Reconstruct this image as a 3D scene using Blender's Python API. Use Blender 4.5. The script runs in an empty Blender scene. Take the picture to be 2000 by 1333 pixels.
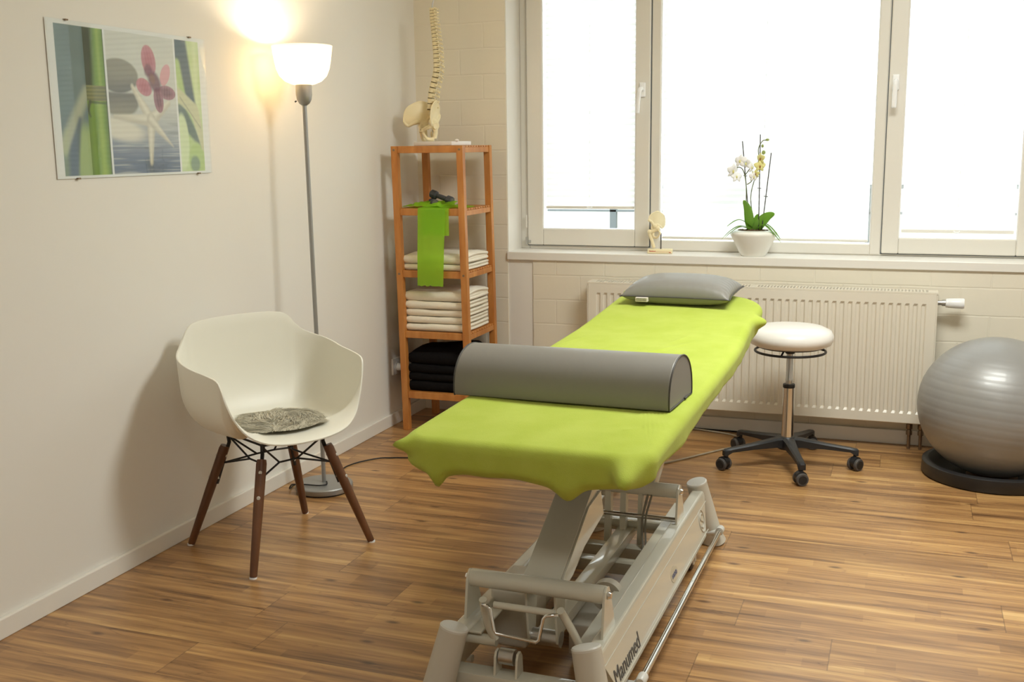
import bpy, bmesh, math, random
from mathutils import Vector, Matrix, noise
random.seed(7)
PI = math.pi
sc = bpy.context.scene

# ---------------------------------------------------------------- camera
cam_d = bpy.data.cameras.new('camera')
cam_d.sensor_width = 36.0
cam_d.lens = 2110.275 * 36.0 / 2000.0
cam_d.clip_start = 0.05
cam = bpy.data.objects.new('camera', cam_d)
sc.collection.objects.link(cam)
def _camrot(yaw, pit, rol):
    cy, sy, cp, sp = math.cos(yaw), math.sin(yaw), math.cos(pit), math.sin(pit)
    f = Vector((sy*cp, cy*cp, -sp)); r = Vector((cy, -sy, 0)); u = r.cross(f)
    r2 = r*math.cos(rol) + u*math.sin(rol); u2 = -r*math.sin(rol) + u*math.cos(rol)
    return r2, u2, f
_r, _u, _f = _camrot(math.radians(-20.13394), math.radians(10.21241), math.radians(-0.711756))
_M = Matrix(((_r.x, _u.x, -_f.x, 2.385), (_r.y, _u.y, -_f.y, -5.13), (_r.z, _u.z, -_f.z, 1.37), (0, 0, 0, 1)))
cam.matrix_world = _M
sc.camera = cam

# ---------------------------------------------------------------- world, daylight, exposure
w = bpy.data.worlds.new('sky'); sc.world = w; w.use_nodes = True
bg = w.node_tree.nodes['Background']
bg.inputs[0].default_value = (0.90, 0.985, 0.99, 1)
bg.inputs[1].default_value = 4.5
sc.view_settings.view_transform = 'Standard'
sc.view_settings.look = 'None'
sc.view_settings.exposure = 0.18
sc.view_settings.gamma = 1.0
sc.view_settings.use_curve_mapping = False
sc.cycles.max_bounces = 10
sc.cycles.diffuse_bounces = 6
sc.cycles.sample_clamp_indirect = 8.0
sc.cycles.use_denoising = True

FILL_POWER = 51.0     # base power of the fill lights added out of view on the ceiling
LAMP_POWER = 7.5      # bulb of the floor lamp

# ---------------------------------------------------------------- materials
def srgb(r, g, b):
    f = lambda c: (c/255/12.92) if c/255 <= 0.04045 else ((c/255+0.055)/1.055)**2.4
    return (f(r), f(g), f(b), 1)

def mat(name, col, rough=0.5, metal=0.0, spec=0.5, bump=None, coat=0.0, var=None, sheen=0.0, sss=0.0):
    m = bpy.data.materials.new(name); m.use_nodes = True
    nt = m.node_tree; b = nt.nodes['Principled BSDF']
    b.inputs['Base Color'].default_value = col
    b.inputs['Roughness'].default_value = rough
    b.inputs['Metallic'].default_value = metal
    b.inputs['Specular IOR Level'].default_value = spec
    b.inputs['Coat Weight'].default_value = coat
    b.inputs['Sheen Weight'].default_value = sheen
    tc = nt.nodes.new('ShaderNodeTexCoord')
    if bump:
        sx, sy, sz, strength, dist = bump
        mp = nt.nodes.new('ShaderNodeMapping'); mp.inputs['Scale'].default_value = (sx, sy, sz)
        n = nt.nodes.new('ShaderNodeTexNoise'); n.inputs['Scale'].default_value = 1.0; n.inputs['Detail'].default_value = 4
        bp = nt.nodes.new('ShaderNodeBump'); bp.inputs['Strength'].default_value = strength; bp.inputs['Distance'].default_value = dist
        nt.links.new(tc.outputs['Object'], mp.inputs[0]); nt.links.new(mp.outputs[0], n.inputs['Vector'])
        nt.links.new(n.outputs['Fac'], bp.inputs['Height']); nt.links.new(bp.outputs[0], b.inputs['Normal'])
    if var:
        sx, sy, sz, c2 = var
        mp = nt.nodes.new('ShaderNodeMapping'); mp.inputs['Scale'].default_value = (sx, sy, sz)
        n = nt.nodes.new('ShaderNodeTexNoise'); n.inputs['Scale'].default_value = 1.0; n.inputs['Detail'].default_value = 6
        r = nt.nodes.new('ShaderNodeValToRGB')
        r.color_ramp.elements[0].position = 0.35; r.color_ramp.elements[0].color = col
        r.color_ramp.elements[1].position = 0.65; r.color_ramp.elements[1].color = c2
        nt.links.new(tc.outputs['Object'], mp.inputs[0]); nt.links.new(mp.outputs[0], n.inputs['Vector'])
        nt.links.new(n.outputs['Fac'], r.inputs[0]); nt.links.new(r.outputs[0], b.inputs['Base Color'])
    return m

M = {}
M['wall'] = mat('wall_paint', srgb(231, 228, 221), 0.85, bump=(60, 60, 60, 0.05, 0.002))
M['ceil'] = mat('ceiling_paint', srgb(235, 232, 226), 0.9)
M['base'] = mat('baseboard_paint', srgb(232, 228, 220), 0.45)
M['sill'] = mat('sill_laminate', srgb(232, 229, 222), 0.35)
M['upvc'] = mat('white_plastic_frame', srgb(226, 222, 213), 0.3)
M['gasket'] = mat('grey_gasket', srgb(90, 95, 100), 0.6)
M['handle'] = mat('white_handle_plastic', srgb(240, 240, 240), 0.25)
M['cream'] = mat('cream_powder_coat', srgb(206, 204, 190), 0.24, coat=0.6)
M['creamdk'] = mat('grey_cream_plastic', srgb(196, 191, 178), 0.4)
M['capw'] = mat('light_grey_cap', srgb(212, 211, 204), 0.35)
M['chrome'] = mat('chrome', (0.75, 0.75, 0.74, 1), 0.12, 1.0)
M['steel'] = mat('brushed_steel', (0.55, 0.55, 0.54, 1), 0.35, 1.0)
M['silver'] = mat('silver_lamp_paint', srgb(160, 160, 158), 0.38, 0.55)
M['black'] = mat('black_plastic', srgb(32, 32, 34), 0.42)
M['rubber'] = mat('dark_rubber', srgb(38, 36, 36), 0.6)
M['wheelgrey'] = mat('grey_tyre', srgb(78, 74, 72), 0.6)
M['rod'] = mat('black_wire', srgb(22, 24, 28), 0.4)
M['vinyl'] = mat('grey_vinyl', srgb(130, 127, 121), 0.50, bump=(220, 220, 220, 0.05, 0.001), coat=0.12)
M['vinyl2'] = mat('grey_vinyl_side', srgb(118, 114, 109), 0.45)
M['piping'] = mat('dark_grey_piping', srgb(70, 67, 64), 0.5)
M['label'] = mat('white_fabric_tag', srgb(222, 214, 205), 0.8)
M['whitevinyl'] = mat('white_vinyl', srgb(240, 237, 232), 0.32, coat=0.2)
M['shell'] = mat('cream_white_polypropylene', srgb(238, 236, 224), 0.42)
M['cushion'] = mat('dark_bench_cushion', srgb(60, 60, 60), 0.6)
M['green'] = mat('lime_terry_cloth', srgb(172, 188, 74), 0.95, spec=0.1, bump=(420, 420, 420, 0.35, 0.002), sheen=0.08, var=(9, 9, 9, srgb(180, 195, 86)))
M['bone'] = mat('ivory_bone_plastic', srgb(236, 222, 182), 0.45, bump=(60, 60, 60, 0.15, 0.004))
M['disc'] = mat('olive_disc', srgb(110, 92, 52), 0.6)
M['whitebase'] = mat('white_stand_plastic', srgb(236, 234, 230), 0.4)
M['redink'] = mat('red_ink', srgb(190, 70, 45), 0.6)
M['inkgrey'] = mat('dark_grey_ink', srgb(84, 84, 84), 0.5)
M['inkblue'] = mat('blue_ink', srgb(50, 80, 150), 0.5)
M['inkpale'] = mat('pale_sticker', srgb(200, 192, 170), 0.45)
M['pot'] = mat('white_glazed_ceramic', srgb(238, 236, 228), 0.25, coat=0.3)
M['bark'] = mat('orchid_bark', srgb(112, 88, 62), 0.9, var=(60, 60, 60, srgb(70, 52, 36)))
M['stake'] = mat('dark_plant_stake', srgb(72, 66, 62), 0.6)
M['stem'] = mat('green_brown_stem', srgb(98, 104, 62), 0.6)
M['petalw'] = mat('white_petal', srgb(244, 244, 244), 0.6)
M['petaly'] = mat('yellow_petal', srgb(226, 220, 146), 0.6)
M['petalc'] = mat('amber_flower_centre', srgb(150, 96, 40), 0.6)
M['bud'] = mat('green_bud', srgb(150, 164, 96), 0.6)
M['ballv'] = mat('silver_grey_pvc', srgb(150, 149, 147), 0.42, 0.2, coat=0.15)
M['towel'] = mat('ivory_towel', srgb(238, 230, 212), 0.95, spec=0.1, bump=(260, 260, 260, 0.5, 0.003), sheen=0.2)
M['towelb'] = mat('black_towel', srgb(22, 20, 20), 0.95, spec=0.1, bump=(260, 260, 260, 0.4, 0.003))
M['rubberdb'] = mat('grey_dumbbell_vinyl', srgb(74, 78, 82), 0.55)
M['dbend'] = mat('dumbbell_end_badge', srgb(110, 106, 94), 0.6)
M['rad'] = mat('radiator_enamel', srgb(226, 219, 204), 0.35)
M['raddark'] = mat('radiator_inside', srgb(96, 92, 84), 0.7)
M['copper'] = mat('brass_fitting', srgb(140, 120, 98), 0.35, 0.8)
M['cablebeige'] = mat('beige_cable', srgb(172, 160, 138), 0.5)
M['cablegrey'] = mat('grey_cable', srgb(128, 122, 108), 0.5)
M['walnut'] = mat('dark_walnut', srgb(112, 72, 44), 0.4, var=(22, 22, 3, srgb(84, 52, 30)))
M['railing'] = mat('exterior_railing_grey', srgb(92, 98, 100), 0.6)
M['terrace'] = mat('terrace_paving', srgb(150, 148, 142), 0.9)
M['parapet'] = mat('exterior_parapet', srgb(225, 224, 214), 0.8)

def wood_mat():
    m = bpy.data.materials.new('oiled_orange_wood'); m.use_nodes = True
    nt = m.node_tree; b = nt.nodes['Principled BSDF']; L = nt.links.new
    tc = nt.nodes.new('ShaderNodeTexCoord'); mp = nt.nodes.new('ShaderNodeMapping'); mp.inputs['Scale'].default_value = (24, 24, 5)
    n = nt.nodes.new('ShaderNodeTexNoise'); n.inputs['Scale'].default_value = 1; n.inputs['Detail'].default_value = 7
    r = nt.nodes.new('ShaderNodeValToRGB')
    r.color_ramp.elements[0].position = 0.3; r.color_ramp.elements[0].color = srgb(176, 108, 46)
    r.color_ramp.elements[1].position = 0.75; r.color_ramp.elements[1].color = srgb(208, 144, 76)
    L(tc.outputs['Object'], mp.inputs[0]); L(mp.outputs[0], n.inputs['Vector']); L(n.outputs['Fac'], r.inputs[0]); L(r.outputs[0], b.inputs['Base Color'])
    b.inputs['Roughness'].default_value = 0.42
    return m
M['wood'] = wood_mat()

def floor_mat():
    m = bpy.data.materials.new('acacia_laminate_floor'); m.use_nodes = True
    nt = m.node_tree; b = nt.nodes['Principled BSDF']; L = nt.links.new; N = nt.nodes.new
    def math_(op, a=None, c=None, d=None):
        x = N('ShaderNodeMath'); x.operation = op
        for i, v in enumerate((a, c, d)):
            if v is None: continue
            if isinstance(v, (int, float)): x.inputs[i].default_value = v
            else: L(v, x.inputs[i])
        return x.outputs[0]
    tc = N('ShaderNodeTexCoord'); sep = N('ShaderNodeSeparateXYZ'); L(tc.outputs['Object'], sep.inputs[0])
    X, Y = sep.outputs[0], sep.outputs[1]
    ry = math_('DIVIDE', math_('ADD', Y, 1.195), 0.195)
    row = math_('FLOOR', ry); fy = math_('FRACT', ry)
    wn = N('ShaderNodeTexWhiteNoise'); wn.noise_dimensions = '1D'; L(math_('ADD', row, 31.5), wn.inputs['W'])
    px = math_('DIVIDE', math_('ADD', X, math_('MULTIPLY', wn.outputs['Value'], 1.29)), 1.29)
    col = math_('FLOOR', px); fx = math_('FRACT', px)
    # groove mask
    gy = math_('MINIMUM', fy, math_('SUBTRACT', 1.0, fy)); gx = math_('MINIMUM', fx, math_('SUBTRACT', 1.0, fx))
    g1 = math_('LESS_THAN', gy, 0.006); g2 = math_('LESS_THAN', gx, 0.0012)
    groove = math_('MAXIMUM', g1, g2)
    # plank seed
    seedv = N('ShaderNodeCombineXYZ'); L(row, seedv.inputs[0]); L(col, seedv.inputs[1])
    wn2 = N('ShaderNodeTexWhiteNoise'); wn2.noise_dimensions = '2D'; L(seedv.outputs[0], wn2.inputs['Vector'])
    seed = math_('MULTIPLY', wn2.outputs['Value'], 37.0)
    # board strips: broad streaks across the plank
    cv = N('ShaderNodeCombineXYZ'); L(math_('MULTIPLY', X, 1.1), cv.inputs[0]); L(math_('MULTIPLY', Y, 17.0), cv.inputs[1]); L(seed, cv.inputs[2])
    n1 = N('ShaderNodeTexNoise'); n1.inputs['Scale'].default_value = 1; n1.inputs['Detail'].default_value = 6; n1.inputs['Distortion'].default_value = 0.9; L(cv.outputs[0], n1.inputs['Vector'])
    # fine grain
    cv2 = N('ShaderNodeCombineXYZ'); L(math_('MULTIPLY', X, 3.0), cv2.inputs[0]); L(math_('MULTIPLY', Y, 70.0), cv2.inputs[1]); L(seed, cv2.inputs[2])
    n2 = N('ShaderNodeTexNoise'); n2.inputs['Scale'].default_value = 1; n2.inputs['Detail'].default_value = 5; n2.inputs['Distortion'].default_value = 0.6; L(cv2.outputs[0], n2.inputs['Vector'])
    # printed narrow strips of differing tone inside each plank
    wob = N('ShaderNodeTexNoise'); wob.inputs['Scale'].default_value = 1; wob.inputs['Detail'].default_value = 2
    cw = N('ShaderNodeCombineXYZ'); L(math_('MULTIPLY', X, 1.6), cw.inputs[0]); L(math_('MULTIPLY', Y, 4.0), cw.inputs[1]); L(seed, cw.inputs[2]); L(cw.outputs[0], wob.inputs['Vector'])
    sy = math_('MULTIPLY', math_('ADD', fy, math_('MULTIPLY', math_('SUBTRACT', wob.outputs['Fac'], 0.5), 0.30)), 4.0)
    srow = math_('FLOOR', sy); wn3 = N('ShaderNodeTexWhiteNoise'); wn3.noise_dimensions = '3D'
    c4 = N('ShaderNodeCombineXYZ'); L(srow, c4.inputs[0]); L(seed, c4.inputs[1]); L(c4.outputs[0], wn3.inputs['Vector'])
    sx_ = math_('FLOOR', math_('ADD', math_('MULTIPLY', X, 1.9), math_('MULTIPLY', wn3.outputs['Value'], 7.0)))
    wn4 = N('ShaderNodeTexWhiteNoise'); wn4.noise_dimensions = '3D'
    c5 = N('ShaderNodeCombineXYZ'); L(srow, c5.inputs[0]); L(seed, c5.inputs[1]); L(sx_, c5.inputs[2]); L(c5.outputs[0], wn4.inputs['Vector'])
    strip = math_('MULTIPLY', math_('SUBTRACT', wn4.outputs['Value'], 0.5), 0.085)
    # thin dark veins
    cv6 = N('ShaderNodeCombineXYZ'); L(math_('MULTIPLY', X, 1.5), cv6.inputs[0]); L(math_('MULTIPLY', Y, 16.0), cv6.inputs[1]); L(math_('ADD', seed, 5.5), cv6.inputs[2])
    n6 = N('ShaderNodeTexNoise'); n6.inputs['Scale'].default_value = 1; n6.inputs['Detail'].default_value = 4; n6.inputs['Distortion'].default_value = 1.2; L(cv6.outputs[0], n6.inputs['Vector'])
    vein = N('ShaderNodeMapRange'); vein.inputs['From Min'].default_value = 0.0; vein.inputs['From Max'].default_value = 0.012; vein.inputs['To Min'].default_value = 0.075; vein.inputs['To Max'].default_value = 0.0
    L(math_('ABSOLUTE', math_('SUBTRACT', n6.outputs['Fac'], 0.56)), vein.inputs['Value'])
    mixv = math_('SUBTRACT', math_('ADD', math_('ADD', math_('MULTIPLY', n1.outputs['Fac'], 0.62), math_('MULTIPLY', n2.outputs['Fac'], 0.38)), strip), vein.outputs[0])
    r = N('ShaderNodeValToRGB'); cr = r.color_ramp
    cr.elements[0].position = 0.31; cr.elements[0].color = srgb(104, 72, 42)
    cr.elements[1].position = 0.74; cr.elements[1].color = srgb(222, 182, 120)
    for p_, c_ in ((0.43, srgb(146, 106, 64)), (0.52, srgb(172, 128, 78)), (0.61, srgb(194, 150, 92))):
        e = cr.elements.new(p_); e.color = c_
    L(mixv, r.inputs[0])
    # per plank tone
    hs = N('ShaderNodeHueSaturation'); L(r.outputs[0], hs.inputs['Color'])
    L(math_('ADD', math_('MULTIPLY', wn2.outputs['Value'], 0.16), 0.90), hs.inputs['Value']); hs.inputs['Saturation'].default_value = 0.98
    # knots
    cv3 = N('ShaderNodeCombineXYZ'); L(math_('MULTIPLY', X, 2.6), cv3.inputs[0]); L(math_('MULTIPLY', Y, 6.0), cv3.inputs[1])
    vo = N('ShaderNodeTexVoronoi'); vo.voronoi_dimensions = '2D'; vo.inputs['Scale'].default_value = 1.0; L(cv3.outputs[0], vo.inputs['Vector'])
    kn = N('ShaderNodeMapRange'); kn.inputs['From Min'].default_value = 0.020; kn.inputs['From Max'].default_value = 0.075; kn.inputs['To Min'].default_value = 0.75; kn.inputs['To Max'].default_value = 0.0
    L(vo.outputs['Distance'], kn.inputs['Value'])
    ksep = N('ShaderNodeSeparateColor'); L(vo.outputs['Color'], ksep.inputs[0]); kf = math_('MULTIPLY', kn.outputs[0], math_('GREATER_THAN', ksep.outputs[0], 0.62))
    mk = N('ShaderNodeMix'); mk.data_type = 'RGBA'; L(kf, mk.inputs['Factor']); L(hs.outputs[0], mk.inputs[6]); mk.inputs[7].default_value = srgb(70, 44, 28)
    mg = N('ShaderNodeMix'); mg.data_type = 'RGBA'; L(math_('MULTIPLY', groove, 0.42), mg.inputs['Factor']); L(mk.outputs[2], mg.inputs[6]); mg.inputs[7].default_value = srgb(60, 38, 24)
    L(mg.outputs[2], b.inputs['Base Color'])
    b.inputs['Roughness'].default_value = 0.33
    b.inputs['Specular IOR Level'].default_value = 0.75
    bp = N('ShaderNodeBump'); bp.inputs['Strength'].default_value = 0.12; bp.inputs['Distance'].default_value = 0.002
    L(math_('SUBTRACT', n2.outputs['Fac'], groove), bp.inputs['Height']); L(bp.outputs[0], b.inputs['Normal'])
    return m
M['floor'] = floor_mat()

def brick_mat():
    m = bpy.data.materials.new('painted_block_wall'); m.use_nodes = True
    nt = m.node_tree; b = nt.nodes['Principled BSDF']; L = nt.links.new; N = nt.nodes.new
    tc = N('ShaderNodeTexCoord'); sep = N('ShaderNodeSeparateXYZ'); L(tc.outputs['Object'], sep.inputs[0])
    cm = N('ShaderNodeCombineXYZ'); L(sep.outputs[0], cm.inputs[0])
    ad = N('ShaderNodeMath'); ad.operation = 'ADD'; ad.inputs[1].default_value = 10 * 0.124 + 0.0 - 0.738 + 0.62; L(sep.outputs[2], ad.inputs[0]); L(ad.outputs[0], cm.inputs[1])
    nz = N('ShaderNodeTexNoise'); nz.inputs['Scale'].default_value = 5.0; nz.inputs['Detail'].default_value = 3; L(tc.outputs['Object'], nz.inputs['Vector'])
    sb = N('ShaderNodeVectorMath'); sb.operation = 'MULTIPLY_ADD'; sb.inputs[1].default_value = (0.012, 0.012, 0); L(nz.outputs['Color'], sb.inputs[0]); L(cm.outputs[0], sb.inputs[2])
    br = N('ShaderNodeTexBrick'); L(sb.outputs[0], br.inputs['Vector'])
    br.inputs['Scale'].default_value = 1.0; br.inputs['Brick Width'].default_value = 0.25; br.inputs['Row Height'].default_value = 0.124
    br.inputs['Mortar Size'].default_value = 0.0045; br.inputs['Mortar Smooth'].default_value = 0.6; br.offset = 0.5
    bp = N('ShaderNodeBump'); bp.inputs['Strength'].default_value = 0.40; bp.inputs['Distance'].default_value = 0.003; bp.invert = True
    bp2 = N('ShaderNodeBump'); bp2.inputs['Strength'].default_value = 0.25; bp2.inputs['Distance'].default_value = 0.006
    n2 = N('ShaderNodeTexNoise'); n2.inputs['Scale'].default_value = 9; n2.inputs['Detail'].default_value = 4; L(tc.outputs['Object'], n2.inputs['Vector'])
    L(br.outputs['Fac'], bp.inputs['Height']); L(n2.outputs['Fac'], bp2.inputs['Height']); L(bp2.outputs[0], bp.inputs['Normal']); L(bp.outputs[0], b.inputs['Normal'])
    b.inputs['Base Color'].default_value = srgb(230, 223, 206); b.inputs['Roughness'].default_value = 0.6
    return m
M['brick'] = brick_mat()

def blind_mat():
    m = bpy.data.materials.new('white_pleated_fabric'); m.use_nodes = True
    nt = m.node_tree; L = nt.links.new; nt.nodes.clear(); N = nt.nodes.new
    o = N('ShaderNodeOutputMaterial'); mx = N('ShaderNodeMixShader'); d = N('ShaderNodeBsdfDiffuse'); t = N('ShaderNodeBsdfTranslucent')
    d.inputs[0].default_value = (0.9, 0.9, 0.9, 1); t.inputs[0].default_value = (0.62, 0.62, 0.62, 1); mx.inputs[0].default_value = 0.55
    L(d.outputs[0], mx.inputs[1]); L(t.outputs[0], mx.inputs[2]); L(mx.outputs[0], o.inputs[0])
    return m
M['blind'] = blind_mat()

def translucent_mat(name, c1, c2, fac, transp=0.0, rough=0.4):
    m = bpy.data.materials.new(name); m.use_nodes = True
    nt = m.node_tree; L = nt.links.new; nt.nodes.clear(); N = nt.nodes.new
    o = N('ShaderNodeOutputMaterial'); mx = N('ShaderNodeMixShader'); d = N('ShaderNodeBsdfPrincipled'); t = N('ShaderNodeBsdfTranslucent')
    d.inputs['Base Color'].default_value = c1; d.inputs['Roughness'].default_value = rough; t.inputs[0].default_value = c2; mx.inputs[0].default_value = fac
    L(d.outputs[0], mx.inputs[1]); L(t.outputs[0], mx.inputs[2])
    if transp > 0:
        tr = N('ShaderNodeBsdfTransparent'); tr.inputs[0].default_value = c2; m2 = N('ShaderNodeMixShader'); m2.inputs[0].default_value = transp
        L(mx.outputs[0], m2.inputs[1]); L(tr.outputs[0], m2.inputs[2]); L(m2.outputs[0], o.inputs[0])
    else:
        L(mx.outputs[0], o.inputs[0])
    return m
M['band'] = translucent_mat('green_latex_band', srgb(156, 214, 48), srgb(196, 236, 84), 0.40, 0.14)
M['leaf'] = translucent_mat('orchid_leaf', srgb(124, 164, 74), srgb(176, 214, 80), 0.45)
M['opal'] = translucent_mat('opal_glass', srgb(250, 246, 236), srgb(255, 246, 228), 0.55)

def glass_mat(name='window_glass', tint=(0.97, 0.98, 0.98, 1), refl=0.08, rough=0.0):
    m = bpy.data.materials.new(name); m.use_nodes = True
    nt = m.node_tree; L = nt.links.new; nt.nodes.clear(); N = nt.nodes.new
    o = N('ShaderNodeOutputMaterial'); mx = N('ShaderNodeMixShader'); t = N('ShaderNodeBsdfTransparent'); g = N('ShaderNodeBsdfGlossy')
    t.inputs[0].default_value = tint; g.inputs['Roughness'].default_value = rough
    fr = N('ShaderNodeFresnel'); fr.inputs[0].default_value = 1.5
    ge = N('ShaderNodeNewGeometry'); iv = N('ShaderNodeMath'); iv.operation = 'SUBTRACT'; iv.inputs[0].default_value = 1.0; L(ge.outputs['Backfacing'], iv.inputs[1])
    ml = N('ShaderNodeMath'); ml.operation = 'MULTIPLY'; L(fr.outputs[0], ml.inputs[0]); L(iv.outputs[0], ml.inputs[1])
    L(ml.outputs[0], mx.inputs[0]); L(t.outputs[0], mx.inputs[1]); L(g.outputs[0], mx.inputs[2]); L(mx.outputs[0], o.inputs[0])
    return m
M['glass'] = glass_mat()
M['pictureglass'] = glass_mat('picture_glass')

def emis_mat(name, col, s):
    m = bpy.data.materials.new(name); m.use_nodes = True
    nt = m.node_tree; b = nt.nodes['Principled BSDF']; b.inputs['Base Color'].default_value = col
    b.inputs['Emission Color'].default_value = col; b.inputs['Emission Strength'].default_value = s
    return m
M['bulb'] = emis_mat('glowing_bulb', (1.0, 0.80, 0.55, 1), 40.0)
M['diffuser'] = emis_mat('fill_light_diffuser', (1.0, 0.95, 0.88, 1), 2.0)  # glowing face of the added fill lights above the view

# ---------------------------------------------------------------- geometry helpers
def link(o, parent=None, smooth=False):
    sc.collection.objects.link(o)
    if parent is not None: o.parent = parent
    return o

def obj(name, bm, m, parent=None, smooth=False, bevel=0.0, seg=2, subsurf=0, solid=0.0, angle=40):
    bmesh.ops.recalc_face_normals(bm, faces=bm.faces[:])
    me = bpy.data.meshes.new(name); bm.to_mesh(me); bm.free()
    for x in (m if isinstance(m, (list, tuple)) else [m]): me.materials.append(M[x] if isinstance(x, str) else x)
    if smooth:
        for p_ in me.polygons: p_.use_smooth = True
        if smooth == 'auto': me.set_sharp_from_angle(angle=math.radians(angle))
    o = bpy.data.objects.new(name, me); link(o, parent)
    if solid:
        md = o.modifiers.new('solid', 'SOLIDIFY'); md.thickness = abs(solid); md.offset = 1 if solid > 0 else -1
    if bevel > 0:
        md = o.modifiers.new('bevel', 'BEVEL'); md.width = bevel; md.segments = seg; md.limit_method = 'ANGLE'; md.angle_limit = math.radians(40); md.harden_normals = False
    if subsurf:
        md = o.modifiers.new('sub', 'SUBSURF'); md.levels = subsurf; md.render_levels = subsurf
    return o

def tag(o, label=None, cat=None, group=None, kind=None):
    if label: o['label'] = label
    if cat: o['category'] = cat
    if group: o['group'] = group
    if kind: o['kind'] = kind
    return o

def thing(name, label, cat, loc=(0, 0, 0), rz=0.0, group=None):
    o = bpy.data.objects.new(name, None); sc.collection.objects.link(o)
    o.location = loc; o.rotation_euler = (0, 0, rz); o.empty_display_size = 0.05
    return tag(o, label, cat, group)

def box(bm, x0, x1, y0, y1, z0, z1, mi=0, mtx=None):
    vs = [bm.verts.new(Vector(c)) for c in ((x0,y0,z0),(x1,y0,z0),(x1,y1,z0),(x0,y1,z0),(x0,y0,z1),(x1,y0,z1),(x1,y1,z1),(x0,y1,z1))]
    if mtx is not None:
        for v in vs: v.co = mtx @ v.co
    for f in ((0,3,2,1),(4,5,6,7),(0,1,5,4),(1,2,6,5),(2,3,7,6),(3,0,4,7)):
        fc = bm.faces.new([vs[i] for i in f]); fc.material_index = mi
    return vs

def BM(): return bmesh.new()

def bevbox(bm, x0, x1, y0, y1, z0, z1, b=0.003, seg=2, mtx=None, mi=0):
    t = bmesh.new(); box(t, x0, x1, y0, y1, z0, z1)
    bmesh.ops.bevel(t, geom=t.edges[:], offset=b, segments=seg, affect='EDGES', profile=0.6)
    if mtx is not None: bmesh.ops.transform(t, matrix=mtx, verts=t.verts[:])
    for f in t.faces: f.material_index = mi
    me = bpy.data.meshes.new('tmp'); t.to_mesh(me); t.free(); bm.from_mesh(me); bpy.data.meshes.remove(me)

def prism(bm, pts, axis, a, b, mi=0, mtx=None):
    """extrude a 2D outline: axis 'x' -> pts are (y,z); 'y' -> (x,z); 'z' -> (x,y)"""
    def P(p_, t):
        if axis == 'x': v = Vector((t, p_[0], p_[1]))
        elif axis == 'y': v = Vector((p_[0], t, p_[1]))
        else: v = Vector((p_[0], p_[1], t))
        return mtx @ v if mtx is not None else v
    A = [bm.verts.new(P(p_, a)) for p_ in pts]; B = [bm.verts.new(P(p_, b)) for p_ in pts]
    n = len(pts)
    fs = [bm.faces.new(A), bm.faces.new(B[::-1])]
    for i in range(n): fs.append(bm.faces.new((A[i], A[(i+1) % n], B[(i+1) % n], B[i])))
    for f in fs: f.material_index = mi

def smooth_path(pts, n=6):
    """Catmull-Rom through points"""
    P = [Vector(p_) for p_ in pts]; out = []
    for i in range(len(P)-1):
        p0 = P[max(i-1, 0)]; p1 = P[i]; p2 = P[i+1]; p3 = P[min(i+2, len(P)-1)]
        for k in range(n):
            t = k/n
            out.append(0.5*((2*p1) + (-p0+p2)*t + (2*p0-5*p1+4*p2-p3)*t*t + (-p0+3*p1-3*p2+p3)*t**3))
    out.append(P[-1]); return out

def tube(bm, pts, r, seg=12, caps=True, closed=False, mi=0, flat=1.0):
    P = [Vector(p_) for p_ in pts]; n = len(P)
    R = r if isinstance(r, (list, tuple)) else [r]*n
    rings = []; prev = None
    for i in range(n):
        if closed: d = (P[(i+1) % n] - P[i-1])
        else: d = P[min(i+1, n-1)] - P[max(i-1, 0)]
        d.normalize()
        if prev is None:
            a = Vector((0, 0, 1)) if abs(d.z) < 0.9 else Vector((1, 0, 0))
            x = d.cross(a).normalized()
        else:
            x = (prev - d*prev.dot(d)).normalized()
        prev = x; y = d.cross(x)
        rings.append([bm.verts.new(P[i] + x*R[i]*math.cos(2*PI*k/seg) + y*R[i]*flat*math.sin(2*PI*k/seg)) for k in range(seg)])
    m_ = n if closed else n-1
    for i in range(m_):
        A, B = rings[i], rings[(i+1) % n]
        for k in range(seg):
            f = bm.faces.new((A[k], A[(k+1) % seg], B[(k+1) % seg], B[k])); f.material_index = mi
    if caps and not closed:
        f = bm.faces.new(rings[0][::-1]); f.material_index = mi
        f = bm.faces.new(rings[-1]); f.material_index = mi

def lathe(bm, prof, seg=32, c=(0, 0, 0), axis='z', mi=0, closed=False, mtx=None):
    rings = []
    for (r, h) in prof:
        ring = []
        for k in range(seg):
            a = 2*PI*k/seg
            if axis == 'z': v = Vector((r*math.cos(a), r*math.sin(a), h))
            elif axis == 'x': v = Vector((h, r*math.cos(a), r*math.sin(a)))
            else: v = Vector((r*math.cos(a), h, r*math.sin(a)))
            v = v + Vector(c)
            if mtx is not None: v = mtx @ v
            ring.append(bm.verts.new(v))
        rings.append(ring)
    n = len(rings)
    for i in range(n if closed else n-1):
        A, B = rings[i], rings[(i+1) % n]
        for k in range(seg):
            f = bm.faces.new((A[k], A[(k+1) % seg], B[(k+1) % seg], B[k])); f.material_index = mi
    if not closed:
        if prof[0][0] > 1e-6: bm.faces.new(rings[0][::-1]).material_index = mi
        if prof[-1][0] > 1e-6: bm.faces.new(rings[-1]).material_index = mi
    bmesh.ops.remove_doubles(bm, verts=[v for r_ in rings for v in r_], dist=1e-6)

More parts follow.
